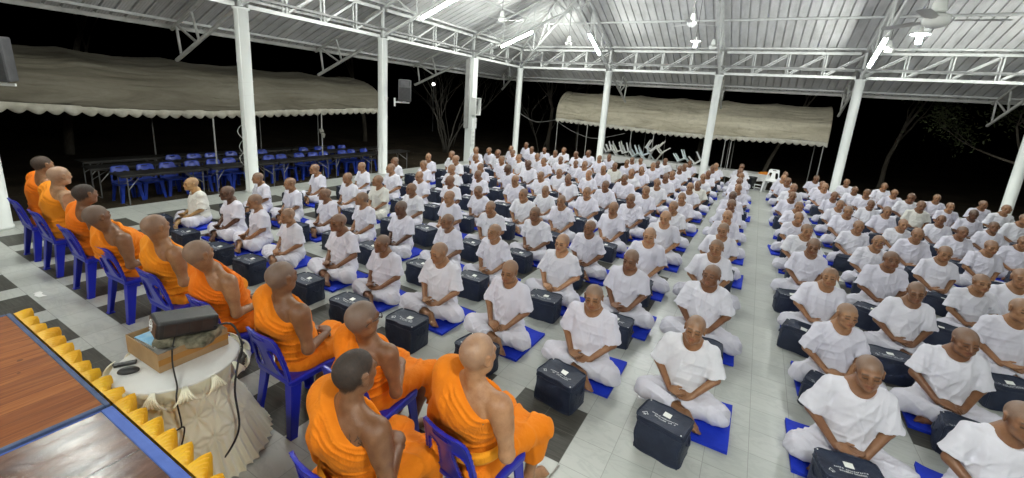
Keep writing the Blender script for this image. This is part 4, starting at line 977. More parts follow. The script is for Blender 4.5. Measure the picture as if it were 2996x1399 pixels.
# ------------------------------------------------------------------ plastic chair (seat, backrest, four legs); faces -Y
def chair_parts():
    G = Field((-.25, -.26, .40), (.25, .26, .48), .006)
    G.box((0, 0, .442), (.205, .205, .012), .011, .01)
    G.box((0, -.198, .432), (.195, .014, .022), .01, .012); G.box((0, .196, .432), (.195, .014, .022), .01, .012)
    for s in (-1, 1): G.box((s * .196, 0, .430), (.014, .195, .024), .01, .012)
    G.ell((0, 0, .475), (.17, .17, .028), .02, 's')
    vs, qs = G.surface(); seat = np_mesh('seat', vs, qs, M['plastic'])
    B = Field((-.24, .12, .40), (.24, .36, .86), .0055)
    def bk(X, Y, Z):
        v = Z - f32(.44); hw = f32(.205) - f32(.045) * np.clip(v / .38, 0, 1) ** 1.6 + X * 0
        yc = f32(.185) + f32(.27) * v + f32(.07) * v * v - f32(.9) * X * X * np.clip(v / .3, 0, 1) + f32(.015)
        rc = f32(.05)
        ax_, az_ = np.abs(X) - hw + rc, np.abs(v - .185) - f32(.195) + rc
        out = np.sqrt(np.maximum(ax_, 0) ** 2 + np.maximum(az_, 0) ** 2) + np.minimum(np.maximum(ax_, az_), 0) - rc
        def rr(cx, cz, hx, hz, rad, shear=0.):
            a, b = np.abs(X - f32(cx) - shear * (v - cz)) - f32(hx - rad), np.abs(v - f32(cz)) - f32(hz - rad)
            return np.sqrt(np.maximum(a, 0) ** 2 + np.maximum(b, 0) ** 2) + np.minimum(np.maximum(a, b), 0) - f32(rad)
        hole = np.minimum(rr(0, .338, .062, .0115, .011), np.minimum(rr(-.112, .150, .045, .105, .04, .16), rr(.112, .150, .045, .105, .04, -.16)))
        flat = np.maximum(out, -hole)
        rim = np.maximum(np.exp(-(np.maximum(-out, 0) / .013) ** 2), np.exp(-(np.maximum(hole, 0) / .010) ** 2))
        return np.maximum(flat, np.abs(Y - yc) - (f32(.0045) + f32(.0075) * rim)) * f32(.85)
    B.put(bk, (-.23, .13, .42), (.23, .35, .85), .002, 'u')
    vs, qs = B.surface(); back = np_mesh('backrest', vs, qs, M['plastic'])
    legs = []
    for sx in (-1, 1):
        for sy in (-1, 1):
            b = MB(); top = V(sx * .185, sy * .185, .432); bot = V(sx * .222, sy * (.232 if sy > 0 else .215), 0)
            for dx, dy, up in ((sx * -.034, 0, (0, 1, 0)), (0, sy * -.034, (1, 0, 0))):
                a_, c_ = top + V(dx, dy, 0), bot + V(dx * .62, dy * .62, 0)
                b.bar(a_, c_, .085 if dx else .013, .013 if dx else .085, (0, 1, 0), 0, .052 if dx else .013, .013 if dx else .052)
            b.bar(bot + V(-sx * .018, -sy * .018, .012), bot + V(-sx * .018, -sy * .018, 0), .058, .058, (0, 1, 0))
            legs.append(b.mesh('leg', M['plastic']))
    return seat, back, legs
SEAT, BACK, LEGS = chair_parts()
BLUE = (.013, .021, .40, 1); BLUE2 = (.015, .045, .36, 1); WHITE = (.80, .81, .80, 1); PALE = (.74, .83, .85, 1); CREAM = (.80, .80, .74, 1)
def make_chair(loc, rz, color, label, group):
    o = empty('plastic_chair', loc, rz); tag(o, label, 'chair', group)
    link('seat', SEAT, o, color=color); link('backrest', BACK, o, color=color)
    for l in LEGS:
        q = link('leg', l, o, color=color); bevel(q, .004, 2)
    return o

# ------------------------------------------------------------------ monks on their chairs
SK = dict(dark=(.125, .058, .031), brown=(.235, .116, .060), tan=(.36, .190, .098), light=(.47, .255, .135), pale=(.54, .325, .19))
OR1 = (.86, .245, .012, 1); OR2 = (.84, .195, .010, 1); OR3 = (.88, .30, .018, 1)
# chair x, y, turn, world head (x,y,z), skin, hair darkness, robe, extras, label
MONKS = [
 (-8.22, 1.84, .00, (-8.02, 1.83, 1.27), 'tan', .95, OR2, dict(yaw=.35, hw=1.0, vox=.0075), 'seated monk in orange robe, dark hair, furthest along the row by the wall column'),
 (-7.42, 1.83, .02, (-7.18, 1.76, 1.255), 'pale', .12, OR3, dict(yaw=.25, w=1.16, belly=.06, hw=1.07, jaw=1.2, vox=.007), 'stout pale monk with shiny bald head among the far chairs'),
 (-6.47, 1.83, .0, (-6.30, 1.715, 1.185), 'brown', .97, OR2, dict(yaw=.30, roll=.05, vox=.007), 'monk with short black hair between the stout monk and slumped monk'),
 (-5.52, 1.83, .05, (-5.50, 1.555, 1.125), 'brown', .55, OR1, dict(yaw=.28, pitch=-.10, w=1.06, belly=.04, vox=.0062, hands=(-.02, -.26, .62)), 'slumped brown monk leaning back with hands reaching forward'),
 (-4.54, 1.82, .04, (-4.50, 1.64, 1.205), 'tan', .18, OR3, dict(yaw=.22, w=1.02, vox=.006), 'monk with pale grey cropped hair behind the black projector'),
 (-3.66, 1.82, .03, (-3.665, 1.585, 1.17), 'tan', .34, OR2, dict(yaw=.2, w=.98, vox=.006), 'monk with thin brown hair just behind the cardboard box'),
 (-2.80, 1.81, -.02, (-2.725, 1.66, 1.205), 'brown', .40, OR1, dict(yaw=.12, w=1.03, vox=.0055, tuck=.20, feet=-.05), 'monk with dark cropped hair and back fold, right of the skirted table'),
 (-2.01, 1.83, .06, (-1.895, 1.635, 1.17), 'brown', .42, (.85, .22, .009, 1), dict(yaw=-.15, w=.92, vox=.0055, tuck=.16, fwd=.40), 'thin monk wearing black glasses, behind the dark haired monk'),
 (-1.52, 1.30, -.08, (-1.468, 1.222, 1.215), 'brown', .99, OR1, dict(yaw=.05, w=1.04, vox=.005, belt=1, swag=1, fwd=.37, hands=(-.04, -.17, .66)), 'dark haired monk in front with a yellow waist band and tattooed back'),
 (-1.135, 1.81, -.16, (-1.075, 1.665, 1.225), 'light', .06, OR1, dict(yaw=-.02, w=1.04, vox=.005, belt=1, swag=1, fwd=.41, hem=.27, open=False), 'bald fair monk nearest the front man bags, bare foot showing'),
]
glasses_m = M['black_plastic']
def glasses(parent, hc, R):
    mb = MB(); T = lambda x, y, z: V(*hc) + R @ V(x, y, z)
    for s in (-1, 1):
        mb.tube([T(s * .034 + .023 * cos(a), -.100 + .006 * abs(cos(a)), -.006 + .017 * sin(a)) for a in np.linspace(0, 2 * pi, 17)], .0028, 5)
        mb.tube([T(s * .057, -.094, -.002), T(s * .077, -.03, .0), T(s * .083, .01, .004), T(s * .080, .04, -.012)], .0030, 5)
    mb.tube([T(-.012, -.102, .0), T(0, -.104, .003), T(.012, -.102, .0)], .0026, 5)
    mb.build('glasses', glasses_m, parent)
for i, (cx, cy, turn, hd, sk, hair, robe, kw, lab) in enumerate(MONKS):
    rz = pi + turn
    blab = 'blue plastic chair under the ' + ('furthest monk', 'stout pale monk', 'monk with short black hair', 'slumped leaning monk', 'monk with pale grey hair', 'thin haired monk behind the cardboard box', 'monk right of the skirted table', 'monk wearing glasses', 'dark haired monk with waist band in front', 'bald fair monk in front')[i]
    make_chair((cx, cy, 0), rz, BLUE, blab, 'blue plastic chairs in the row of monks')
    ca, sa = cos(-rz), sin(-rz); hipx, hipy = cx + sin(rz) * .02, cy - cos(rz) * .02 * 0
    dx, dy = hd[0] - hipx, hd[1] - hipy; lx, ly = ca * dx - sa * dy, sa * dx + ca * dy
    kw = dict(kw); kw.update(head=(lx, ly, hd[2]), seed=11 + i)
    b, rb, lo_, belt = make_monk(kw)
    o = link('person', b, None, (hipx, hipy, 0), rz, (*SK[sk], hair)); tag(o, lab, 'monk', 'monks in orange robes seated in a row')
    link('robe', rb, o, color=robe); link('lower_robe', lo_, o, color=robe)
    if belt: link('waist_band', belt, o, color=(.90, .36, .02, 1))
    if i == 8:                                                        # faint inked rows on the bare shoulder blade
        from mathutils.bvhtree import BVHTree
        from mathutils import Vector
        bv = BVHTree.FromPolygons([tuple(v.co) for v in b.vertices], [tuple(p.vertices) for p in b.polygons]); rt = random.Random(2); ink = MB()
        for q in range(46):
            x0, z0_ = lx * .75 - .155 + .15 * rt.random(), hd[2] - .205 - .02 - .13 * rt.random(); pts = []
            for t in range(4):
                hit = bv.ray_cast(Vector((x0 + .004 * t * rt.uniform(-1, 1), .6, z0_ - .007 * t)), Vector((0, -1, 0)))[0]
                if hit is not None: pts.append(V(*hit) + (0, .0006, 0))
            if len(pts) == 4: ink.tube(pts, .0014, 4)
        ink.build('tattoo', M['rubber'], o)
    if i == 7: glasses(o, (lx, ly, hd[2]), Rot(kw.get('yaw', 0), 0, 0))

# ------------------------------------------------------------------ stage
def planks(name, c1, c2, c3, rough, axis_scale, pw):
    m, nt, b = mat(name, c1, rough, .5); n = NT(nt); co = n.coord('Object'); sp = n.n('ShaderNodeSeparateXYZ'); n.l(co, sp.inputs[0])
    px = n.math('DIVIDE', sp.outputs[0], pw); ix = n.math('FLOOR', px); fx = n.math('FRACT', px)
    wn = n.n('ShaderNodeTexWhiteNoise', noise_dimensions='1D'); n.l(ix, wn.inputs['W'])
    cm = n.n('ShaderNodeCombineXYZ'); n.l(n.math('MULTIPLY', sp.outputs[0], axis_scale[0]), cm.inputs[0]); n.l(n.math('ADD', n.math('MULTIPLY', sp.outputs[1], axis_scale[1]), n.math('MULTIPLY', wn.outputs['Value'], 30.0)), cm.inputs[1])
    f = n.noise(cm.outputs[0], 1.0, 8, .62, 1.4)
    c = n.ramp(f, [(.25, c3), (.5, c1), (.75, c2)]); c = n.mix(n.math('MULTIPLY', wn.outputs['Value'], .45), c, c3)
    kn = n.n('ShaderNodeTexVoronoi'); kn.inputs['Scale'].default_value = 5.0; n.l(co, kn.inputs['Vector'])
    c = n.mix(n.math('MULTIPLY', n.math('LESS_THAN', kn.outputs['Distance'], .07), .6), c, (.03, .012, .006))
    g = n.math('LESS_THAN', n.math('MINIMUM', fx, n.math('SUBTRACT', 1.0, fx)), .012)
    c = n.mix(n.math('MULTIPLY', g, .8), c, (.02, .01, .006)); n.l(c, b.inputs['Base Color'])
    b.inputs['Specular IOR Level'].default_value = .22 if rough > .3 else .24
    n.l(n.math('ADD', rough, n.math('MULTIPLY', n.noise(co, 7, 6, .7), .22 if rough > .3 else .30)), b.inputs['Roughness'])
    wv = n.noise(n.coord('Object', (2.2, .8, 1)), 6, 5, .6, 1.2)
    n.bump(n.math('SUBTRACT', n.math('ADD', n.math('MULTIPLY', f, .5), n.math('MULTIPLY', wv, 1.0 if rough < .3 else .2)), g), b, .28 if rough < .3 else .25, .008 if rough < .3 else .006); return m
SZ = .75
blue_trim = noisy('blue_felt_edge', (.055, .085, .17), (.10, .14, .25), 8, .85, .3)
blue_tape = noisy('blue_cloth_tape', (.05, .11, .42), (.09, .17, .55), 5, .6, .2)
for nm, x0, x1, lab, mt in (('stage_platform', -4.50, -2.82, 'orange brown plank stage platform with a dark blue edge', planks('varnished_planks', (.30, .092, .022), (.46, .165, .042), (.15, .040, .011), .50, (26, 1.5), .105)),
                        ('stage_platform', -2.795, -.95, 'dark glossy red brown stage platform with a wide blue edge', planks('dark_gloss_planks', (.075, .024, .013), (.17, .075, .042), (.032, .011, .007), .09, (7, 1.3), .46))):
    o = empty(nm, ((x0 + x1) / 2, -.3, 0)); tag(o, lab, 'stage', 'wooden stage platforms below the camera'); hw_ = (x1 - x0) / 2; yf = .735 + .3
    wide = .05 if x0 > -3 else .024
    mb = MB(); mb.box((-hw_ + (.0105 if x0 > -3 else .0265), -2.4, SZ - .045), (hw_ - (.0105 if x0 > -3 else .0265), yf - wide, SZ)); mb.build('deck', mt, o)
    mb = MB(); t = blue_tape if x0 > -3 else blue_trim
    mb.box((-hw_, yf - wide + .001, SZ - .05), (hw_, yf, SZ + .004)); e_ = .010 if x0 > -3 else .026
    mb.box((-hw_, -2.4, SZ - .05), (-hw_ + e_, yf - wide, SZ + .004)); mb.box((hw_ - e_, -2.4, SZ - .05), (hw_, yf - wide, SZ + .004))
    bevel(mb.build('edge_trim', t, o), .005)
    mb = MB()
    for lx_ in (-hw_ + .06, hw_ - .06):
        for ly_ in (-2.2, yf - .35): mb.box((lx_ - .025, ly_ - .025, 0), (lx_ + .025, ly_ + .025, SZ - .051))
    mb.build('leg_frame', M['steel_grey'], o)
o = empty('stage_skirt', (0, .74, 0)); tag(o, 'yellow ruffled pleated skirt along the stage front', 'stage skirt')
yl = noisy('yellow_satin', (.80, .40, .010), (.88, .52, .02), 6, .5, .15)
mb = MB(); P = []; nx = 1500; rs = random.Random(8); offs = [(rs.uniform(.85, 1.2), rs.uniform(-.012, .012)) for _ in range(60)]
for j in range(17):
    t = j / 16; row = []
    for i in range(nx + 1):
        x = -4.50 + 3.56 * i / nx; u = (x + 4.50) / .152; k = int(u); fu = u - k; am, dz_ = offs[k]
        tooth = am * ((1 - fu) ** 1.1 * min(1, fu / .06))                       # each fold springs out at once, then runs back to the edge
        fine = .0085 * (1 - 4 * abs((fu * 6.5 + k * .37) % 1 - .5)) * (1 - .7 * fu)
        o_ = min(1, t / .34); h2 = max(0, (t - .34) / .66)
        y = .008 + .014 * o_ + .088 * tooth * o_ ** .8 * (1 - .42 * h2) + fine * o_ + .012 * h2 * sin(x * 29)
        z = SZ - .006 + (.018 * tooth * sin(pi * o_ * .8) + dz_ * o_) - .020 * o_ - .69 * h2 ** 1.1 + fine * o_ * (1 - h2)
        row.append((x, y, max(.006, z)))
    P.append(row)
mb.grid(np.array(P)); mb.build('pleats', yl, o, True)
# ------------------------------------------------------------------ skirted table with projector, box, papers
TC = V(-3.07, 1.15); TZ = .70
o = empty('skirted_table', (TC[0], TC[1], 0)); tag(o, 'round table with white top and cream pleated satin skirt', 'table')
mb = MB(); mb.lathe([(.0, TZ - .03), (.325, TZ - .03), (.335, TZ - .02), (.335, TZ - .004), (.325, TZ)], 48); tp = mb.build('table_top', M['white_cloth'], o)
def satin():
    m, nt, b = mat('cream_satin', (.70, .66, .48), .42, .45); n = NT(nt); co = n.coord('Object')
    n.l(n.ramp(n.noise(co, 5, 4), [(.3, (.84, .81, .63)), (.7, (.88, .865, .72))]), b.inputs['Base Color']); b.inputs['Sheen Weight'].default_value = .3
    n.bump(n.noise(co, 22, 4, .6, .8), b, .2, .005); return m
stn = satin(); nth, nzz = 520, 84; P = []
stars = []
for row_, zz_ in enumerate((.575, .425, .28)):
    for q in range(18): stars.append(((q + .5 * (row_ % 2)) * 2 * pi / 18, zz_))
for j in range(nzz + 1):
    t = j / nzz; z = TZ - .012 - (TZ - .02) * t; rb = .338 - .045 * sin(pi * min(1, t / .55)) * (t < .55) + .155 * max(0, (t - .35) / .65) ** 1.5; row = []
    for i in range(nth):
        th = 2 * pi * i / nth; hgt_ = 0.; best = 9
        for sth, sz in stars:
            da = (th - sth + pi) % (2 * pi) - pi
            if abs(da) > .30 or abs(z - sz) > .13: continue
            a, bq = da * .33, z - sz; d_ = math.hypot(a, bq)
            if d_ < best: best = d_; ph_ = math.atan2(bq, a)
        if best < .12: hgt_ = -.013 * math.exp(-(best / .018) ** 2) + .0060 * cos(8 * ph_) * min(1, best / .02) * max(0, 1 - best / .115)
        pl = .012 * (1 - 2 * abs(sin(th * 27 + .5 * sin(th * 5)))) * max(0, (t - .58) / .42) ** .8 + .006 * sin(th * 62) * max(0, t - .6)
        r_ = rb + hgt_ + pl
        row.append((r_ * cos(th), r_ * sin(th), max(.004, z + (.01 * sin(th * 27) if t > .97 else 0))))
    P.append(row)
mb = MB(); mb.grid(np.array(P), closed=True); mb.build('skirt', stn, o, True)
for q in range(15):
    th = q * 2 * pi / 15 + .1; F_ = []; e1 = V(-sin(th), cos(th), 0); e0 = V(cos(th), sin(th), 0)
    for j in range(7):
        t = j / 6; row = []
        for i in range(25):
            s_ = (i / 24 - .5) * 2; wv = .010 * sin(i * pi / 2 * 1.02) * t
            row.append(e0 * (.338 + .030 * (1 - (2 * t - 1) ** 2) + .022 * t + wv + .012) + e1 * (s_ * (.010 + .058 * t)) + V(0, 0, TZ + .005 - .085 * t - .02 * t * s_ * s_))
        F_.append(row)
    mb = MB(); mb.grid(np.array(F_)); bw = mb.build('rosette', stn, o, True); md = bw.modifiers.new('thick', 'SOLIDIFY'); md.thickness = .004
card = noisy('cardboard', (.30, .185, .085), (.40, .26, .13), 7, .8, .1)
tape = mat('brown_packing_tape', (.42, .20, .045), .25)[0]
o = empty('cardboard_box', (-3.205, 1.215, TZ + .003), .02); tag(o, 'open shallow cardboard box with brown tape on the skirted table', 'cardboard box')
mb = MB(); a, b_, h_, t_ = .21, .20, .125, .005
mb.box((-a, -b_, 0), (a, b_, t_)); mb.box((-a, -b_, t_), (a, -b_ + t_, h_)); mb.box((-a, b_ - t_, t_), (a, b_, h_)); mb.box((-a, -b_ + t_, t_), (-a + t_, b_ - t_, h_)); mb.box((a - t_, -b_ + t_, t_), (a, b_ - t_, h_)); mb.build('walls', card, o)
mb = MB(); mb.box((a + .0005, -b_ - .001, .045), (a + .0018, b_ + .001, .085)); mb.build('tape_strip', tape, o)
o = empty('paper_pile', (-3.26, 1.13, TZ + .010), .1); tag(o, 'blue printed sheet over white papers in the cardboard box', 'papers')
mb = MB(); rp = random.Random(4)
for k in range(9): mb.box((-.115 + rp.uniform(-.006, .006), -.085 + rp.uniform(-.006, .006), .002 + k * .011), (.115 + rp.uniform(-.006, .006), .10 + rp.uniform(-.006, .006), .0115 + k * .011))
mb.build('white_sheet', M['paper'], o)
mb = MB(); mb.box((-.112, -.083, .1025), (.112, .095, .1040)); mb.build('blue_sheet', noisy('blue_print', (.06, .30, .55), (.30, .50, .60), 14, .45), o)
o = empty('camouflage_pouch', (-3.10, 1.235, TZ + .09), .6); tag(o, 'mottled green brown pouch under the black projector', 'pouch')
F_ = Field((-.2, -.16, -.03), (.2, .16, .10), .007); F_.box((0, 0, .03), (.165, .115, .034), .03); F_.disp(lambda X, Y, Z: .006 * np.sin(X * 40 + 2 * np.sin(Y * 30)) * np.cos(Y * 33 + Z * 20)); v_, q_ = F_.surface()
link('pouch', np_mesh('pouch', v_, q_, noisy('camouflage', (.055, .055, .032), (.30, .27, .19), 22, .9, .4, detail=2)), o)
o = empty('projector', (-3.11, 1.215, TZ + .172), 1.38); o.rotation_euler = (0, .15, 1.38); tag(o, 'black boxy projector with a grille end on the cardboard box', 'projector')
mb = MB(); mb.box((-.165, -.105, 0), (.165, .105, .115)); pb_ = bevel(mb.build('body', M['black_plastic'], o), .022, 4)
for k in range(4):
    mb = MB(); mb.box((-.128 + k * .066, -.1068, .022), (-.068 + k * .066, -.1045, .095)); mb.build('side_panel', noisy('panel_brown_black', (.024, .018, .016), (.045, .032, .028), 30, .35), pb_)
mb = MB(); mb.box((-.1672, -.085, .012), (-.1645, .085, .102)); gr_ = mb.build('end_grille', noisy('brown_mesh', (.05, .024, .015), (.11, .055, .034), 160, .5), o)
mb = MB()
for q in range(9):
    a = q * 2 * pi / 9; mb.tube([(-.1685, .02 + .018 * cos(a), .06 + .024 * sin(a)), (-.1685, .02 + .034 * cos(a + .5), .06 + .038 * sin(a + .5))], .0065, 5)
mb.build('grille_flower', M['print_white'], gr_)
mb = MB(); mb.box((-.02, -.1085, .012), (.035, -.1065, .026)); mb.build('port', M['rubber'], o); mb = MB(); mb.box((.10, .055, .1155), (.125, .075, .1175)); mb.build('button', M['rubber'], o)
o = empty('remote_control', (-3.255, .945, TZ + .002), 1.1); tag(o, 'slim black remote control beside the cardboard box', 'remote control')
mb = MB(); mb.box((-.055, -.02, 0), (.055, .02, .016)); bevel(mb.build('body', M['black_plastic'], o), .007, 3)
mb = MB()
for a in range(4): mb.lathe([(.006, 0), (.005, .002)], 10, (-.03 + a * .018, 0, .0162))
mb.build('button', noisy('button_grey', (.05, .05, .05), (.07, .07, .07), 5), o)
o = empty('computer_mouse', (-3.155, .925, TZ + .001), .9); tag(o, 'rounded black mouse in front of the remote control', 'computer mouse')
F_ = Field((-.08, -.06, -.01), (.08, .06, .06), .004); F_.ell((0, 0, .008), (.055, .034, .026), .01); F_.clip(lambda X, Y, Z: .001 - Z + X * 0 + Y * 0, .004); v_, q_ = F_.surface(); link('shell', np_mesh('shell', v_, q_, M['black_plastic']), o)
def cable(pts, r, label):
    P_ = [V(*p) for p in pts]; d = []
    for i in range(len(P_) - 1):
        for t in np.linspace(0, 1, 9)[:-1]:
            p0, p1, p2, p3 = P_[max(i - 1, 0)], P_[i], P_[i + 1], P_[min(i + 2, len(P_) - 1)]
            d.append(.5 * ((2 * p1) + (-p0 + p2) * t + (2 * p0 - 5 * p1 + 4 * p2 - p3) * t * t + (-p0 + 3 * p1 - 3 * p2 + p3) * t ** 3))
    mb = MB(); mb.tube(d + [P_[-1]], r, 7); tag(mb.build('cable', M['rubber'], None, True), label, 'cable')
cable([(-3.03, 1.13, .885), (-2.975, 1.09, .84), (-2.955, 1.075, .74), (-2.78, 1.02, .705), (-2.715, .985, .66), (-2.73, 1.0, .47), (-2.725, .975, .455), (-2.745, .98, .44), (-2.71, 1.005, .45), (-2.70, .95, .3), (-2.78, .86, .14), (-2.78, .80, .02), (-2.70, .86, .012), (-2.78, .93, .012), (-2.66, .95, .012)], .0045, 'thin black cable hanging from the projector with a knot')
cable([(-2.99, 1.33, .88), (-2.90, 1.40, .90), (-2.79, 1.40, .78), (-2.72, 1.33, .70), (-2.68, 1.28, .55), (-2.63, 1.26, .30), (-2.66, 1.16, .12), (-2.72, 1.07, .10), (-2.66, 1.02, .02)], .0065, 'thick black cable falling from the projector over the table rim')
cable([(-3.6, .95, .01), (-3.45, .86, .01), (-3.2, .82, .012), (-3.0, .82, .012), (-2.85, .86, .02), (-2.75, .80, .012), (-2.6, .83, .012), (-2.7, .90, .014), (-2.84, .81, .016), (-2.68, .78, .012)], .006, 'black cable tangled on the floor at the foot of the table')
mb = MB(); mb.tube([(-.86, 2.33, .007), (-.845, 2.44, .007)], .006, 7); mb.tube([(-.8625, 2.31, .007), (-.86, 2.33, .007)], [.002, .006], 7); tag(mb.build('pen', noisy('pen_grey', (.2, .19, .17), (.35, .33, .3), 30)), 'thin pen lying on the tiles by the bare foot', 'pen')
mb = MB(); mb.grid(np.array([[(-6.83 + .045 * i, 1.30 + .03 * j + .012 * sin(i * 2), .004 + .012 * abs(sin(i * 1.7 + j))) for j in range(3)] for i in range(5)])); tag(mb.build('paper_scrap', M['paper']), 'torn white paper scrap on the floor behind the chairs', 'paper scrap')
mb = MB(); mb.box((.42, 3.05, .001), (.46, 3.062, .006)); tag(mb.build('wood_splinter', M['trunk']), 'small dark splinter lying in the bare aisle', 'splinter')

# ------------------------------------------------------------------ outside tables and chairs
def folding_table(x, y, L, label, W=.6, H=.74, top='table_top', legm='steel_grey', grp='black folding tables outside'):
    o = empty('folding_table', (x, y, GZ)); tag(o, label, 'table', grp)
    mb = MB(); mb.box((-W / 2, -L / 2, H - .028), (W / 2, L / 2, H)); mb.box((-W / 2 + .02, -L / 2 + .02, H - .06), (-W / 2 + .045, L / 2 - .02, H - .029)); mb.box((W / 2 - .045, -L / 2 + .02, H - .06), (W / 2 - .02, L / 2 - .02, H - .029)); bevel(mb.build('table_top', M[top], o), .005)
    for e in (-1, 1):
        ye = e * (L / 2 - .14); mb = MB(); mb.tube([(-W / 2 + .06, ye, H - .06), (-W / 2 + .06, ye, .012), (W / 2 - .06, ye, .012), (W / 2 - .06, ye, H - .06)], .013, 7); mb.build('leg', M['rail_grey'], o)
        mb = MB()
        for s in (-1, 1): mb.tube([(s * (W / 2 - .06), ye, H * .52), (s * .03, ye - e * .34, H - .05)], .010, 6)
        mb.build('brace', M[legm], o)
    return o
tn = 0
names = ('first', 'second', 'third', 'fourth', 'fifth')
for row, (x, y0, n_) in enumerate(((-12.62, 4.85, 5), (-13.85, 4.75, 5), (-15.0, 4.95, 4))):
    for k in range(n_): folding_table(x - .02 * k, y0 + 1.86 * k, 1.8, 'black folding table, %s from the left in the %s row under the awning' % (names[k], ('near', 'middle', 'back')[row]))
cy1 = [4.28, 4.75, 5.24, 5.80, 6.32, 6.74, 7.86, 8.28, 8.90, 9.36, 9.80, 10.55, 11.02, 11.55]; cy2 = [5.85, 6.36, 6.82, 7.42, 8.40, 9.85, 10.49, 11.05, 11.54]
rr = random.Random(6); side = lambda k: ('next to the left end', 'near the pole', 'before the looped column', 'past the looped column', 'toward the far end')[k]
ordw = ['first', 'second', 'third', 'fourth', 'fifth', 'sixth', 'seventh', 'eighth', 'ninth', 'tenth', 'eleventh', 'twelfth', 'thirteenth', 'fourteenth']
for k, y in enumerate(cy1): make_chair((-13.02 + rr.uniform(-.03, .03), y, GZ), -pi / 2 * -1 + rr.uniform(-.1, .1), BLUE2, 'blue plastic chair, %s from the left behind the near black tables' % ordw[k], 'blue chairs at the outside tables')
for k, y in enumerate(cy2): make_chair((-14.22 + rr.uniform(-.03, .03), y, GZ), pi / 2 + rr.uniform(-.1, .1), BLUE2, 'blue plastic chair, %s from the left in the back row under the awning' % ordw[k], 'blue chairs at the outside tables')
o = empty('cloth_bundle', (-13.15, 9.66, 1.0)); tag(o, 'grey cloth bundle tied to the awning pole', 'cloth bundle')
F_ = Field((-.15, -.15, -.3), (.15, .15, .3), .012); F_.ell((0, 0, .05), (.08, .08, .09), .03); F_.ell((.02, .05, -.09), (.05, .07, .10), .03); F_.disp(lambda X, Y, Z: .008 * np.sin(Z * 60 + 3 * np.sin(X * 30)) + 0 * Y); v_, q_ = F_.surface(); link('bundle', np_mesh('bundle', v_, q_, noisy('grey_rag', (.22, .21, .18), (.34, .33, .29), 20, .9)), o)
# white cloth tables with upturned chairs at the back
for k in range(4):
    cx = -6.05 + 1.93 * k; o = empty('cloth_table', (cx, 21.45, GZ)); tag(o, 'white clothed long table, %s from the left behind the hall' % names[k], 'table', 'white clothed tables behind the hall')
    mb = MB(); mb.box((-.95, -.4, .70), (.95, .4, .742)); bevel(mb.build('table_top', M['white_cloth'], o), .01)
    P = [[(-.955 + 1.91 * i / 70, -.405 - .012 * j / 5 - .014 * (j / 5) * sin(i * .9 + k), .735 - .30 * j / 5 - (.02 * sin(i * .35 + k) if j == 5 else 0)) for i in range(71)] for j in range(6)]
    mb = MB(); mb.grid(np.array(P)); mb.build('cloth_drop', M['white_cloth'], o, True)
    for e in (-1, 1):
        mb = MB(); mb.tube([(e * .8, -.33, .70), (e * .8, -.33, 0)], .014, 7); mb.tube([(e * .8, .33, .70), (e * .8, .33, 0)], .014, 7); mb.build('leg', M['rail_grey'], o)
ups = [(-6.75, .55, 0), (-6.3, .45, 2), (-5.85, .5, 0), (-5.4, .55, 1), (-4.95, .55, 1), (-4.4, -.6, 0), (-3.8, -.7, 2), (-3.25, .6, 1), (-2.6, .6, 0)]
for k, (x, tl, cc) in enumerate(ups):
    c = make_chair((x, 21.42 + rr.uniform(-.08, .08), GZ + 1.08), 0, (WHITE, PALE, CREAM)[cc], '%s plastic chair upturned on the clothed tables, %s from the left' % (('white', 'pale blue', 'cream')[cc], ordw[k]), 'upturned chairs on the clothed tables')
    c.rotation_euler = (pi - tl * rr.uniform(.8, 1.15), rr.uniform(-.08, .08), pi / 2 + rr.uniform(-.2, .2))
    # rest the lowest point on the table top
    lows = min((c.rotation_euler.to_matrix() @ v.co).z for me_ in [SEAT, BACK] for v in list(me_.vertices)[::7]); c.location.z = GZ + .742 - lows
make_chair((.62, 17.62, 0), -.25, WHITE, 'white plastic chair standing at the back end of the bare aisle', 'chairs standing alone')
o = empty('plastic_bin', (.02, 18.0, 0)); tag(o, 'black bin between the aisle men and the white chair', 'bin')
mb = MB(); mb.lathe([(.13, 0), (.17, .40), (.185, .41), (.185, .44), (.165, .44), (.155, .10)], 24, cap=False); mb.build('tub', M['black_plastic'], o, True)
o = empty('bench', (.35, 17.9, 0)); tag(o, 'low white rail frame beside the white plastic chair', 'rail')
mb = MB(); mb.bar((-.38, 0, .20), (.0, .0, .18), .03, .03); mb.bar((-.38, 0, .08), (.0, 0, .07), .03, .03); mb.bar((-.2, 0, 0), (-.2, 0, .2), .03, .03); mb.build('rail', M['white_paint'], o)
o = empty('orange_robe_pile', (.45, 21.3, GZ + .745)); tag(o, 'small orange cloth pile on the right clothed table', 'cloth pile')
F_ = Field((-.3, -.25, -.03), (.3, .25, .2), .012); F_.ell((0, 0, .02), (.22, .15, .07), .03); F_.ell((.06, 0, .06), (.10, .09, .06), .03); F_.disp(lambda X, Y, Z: .012 * np.sin(X * 50 + 3 * np.sin(Y * 30)) * np.cos(Z * 40)); v_, q_ = F_.surface(); link('cloth', np_mesh('cloth', v_, q_, M['flower_orange']), o)

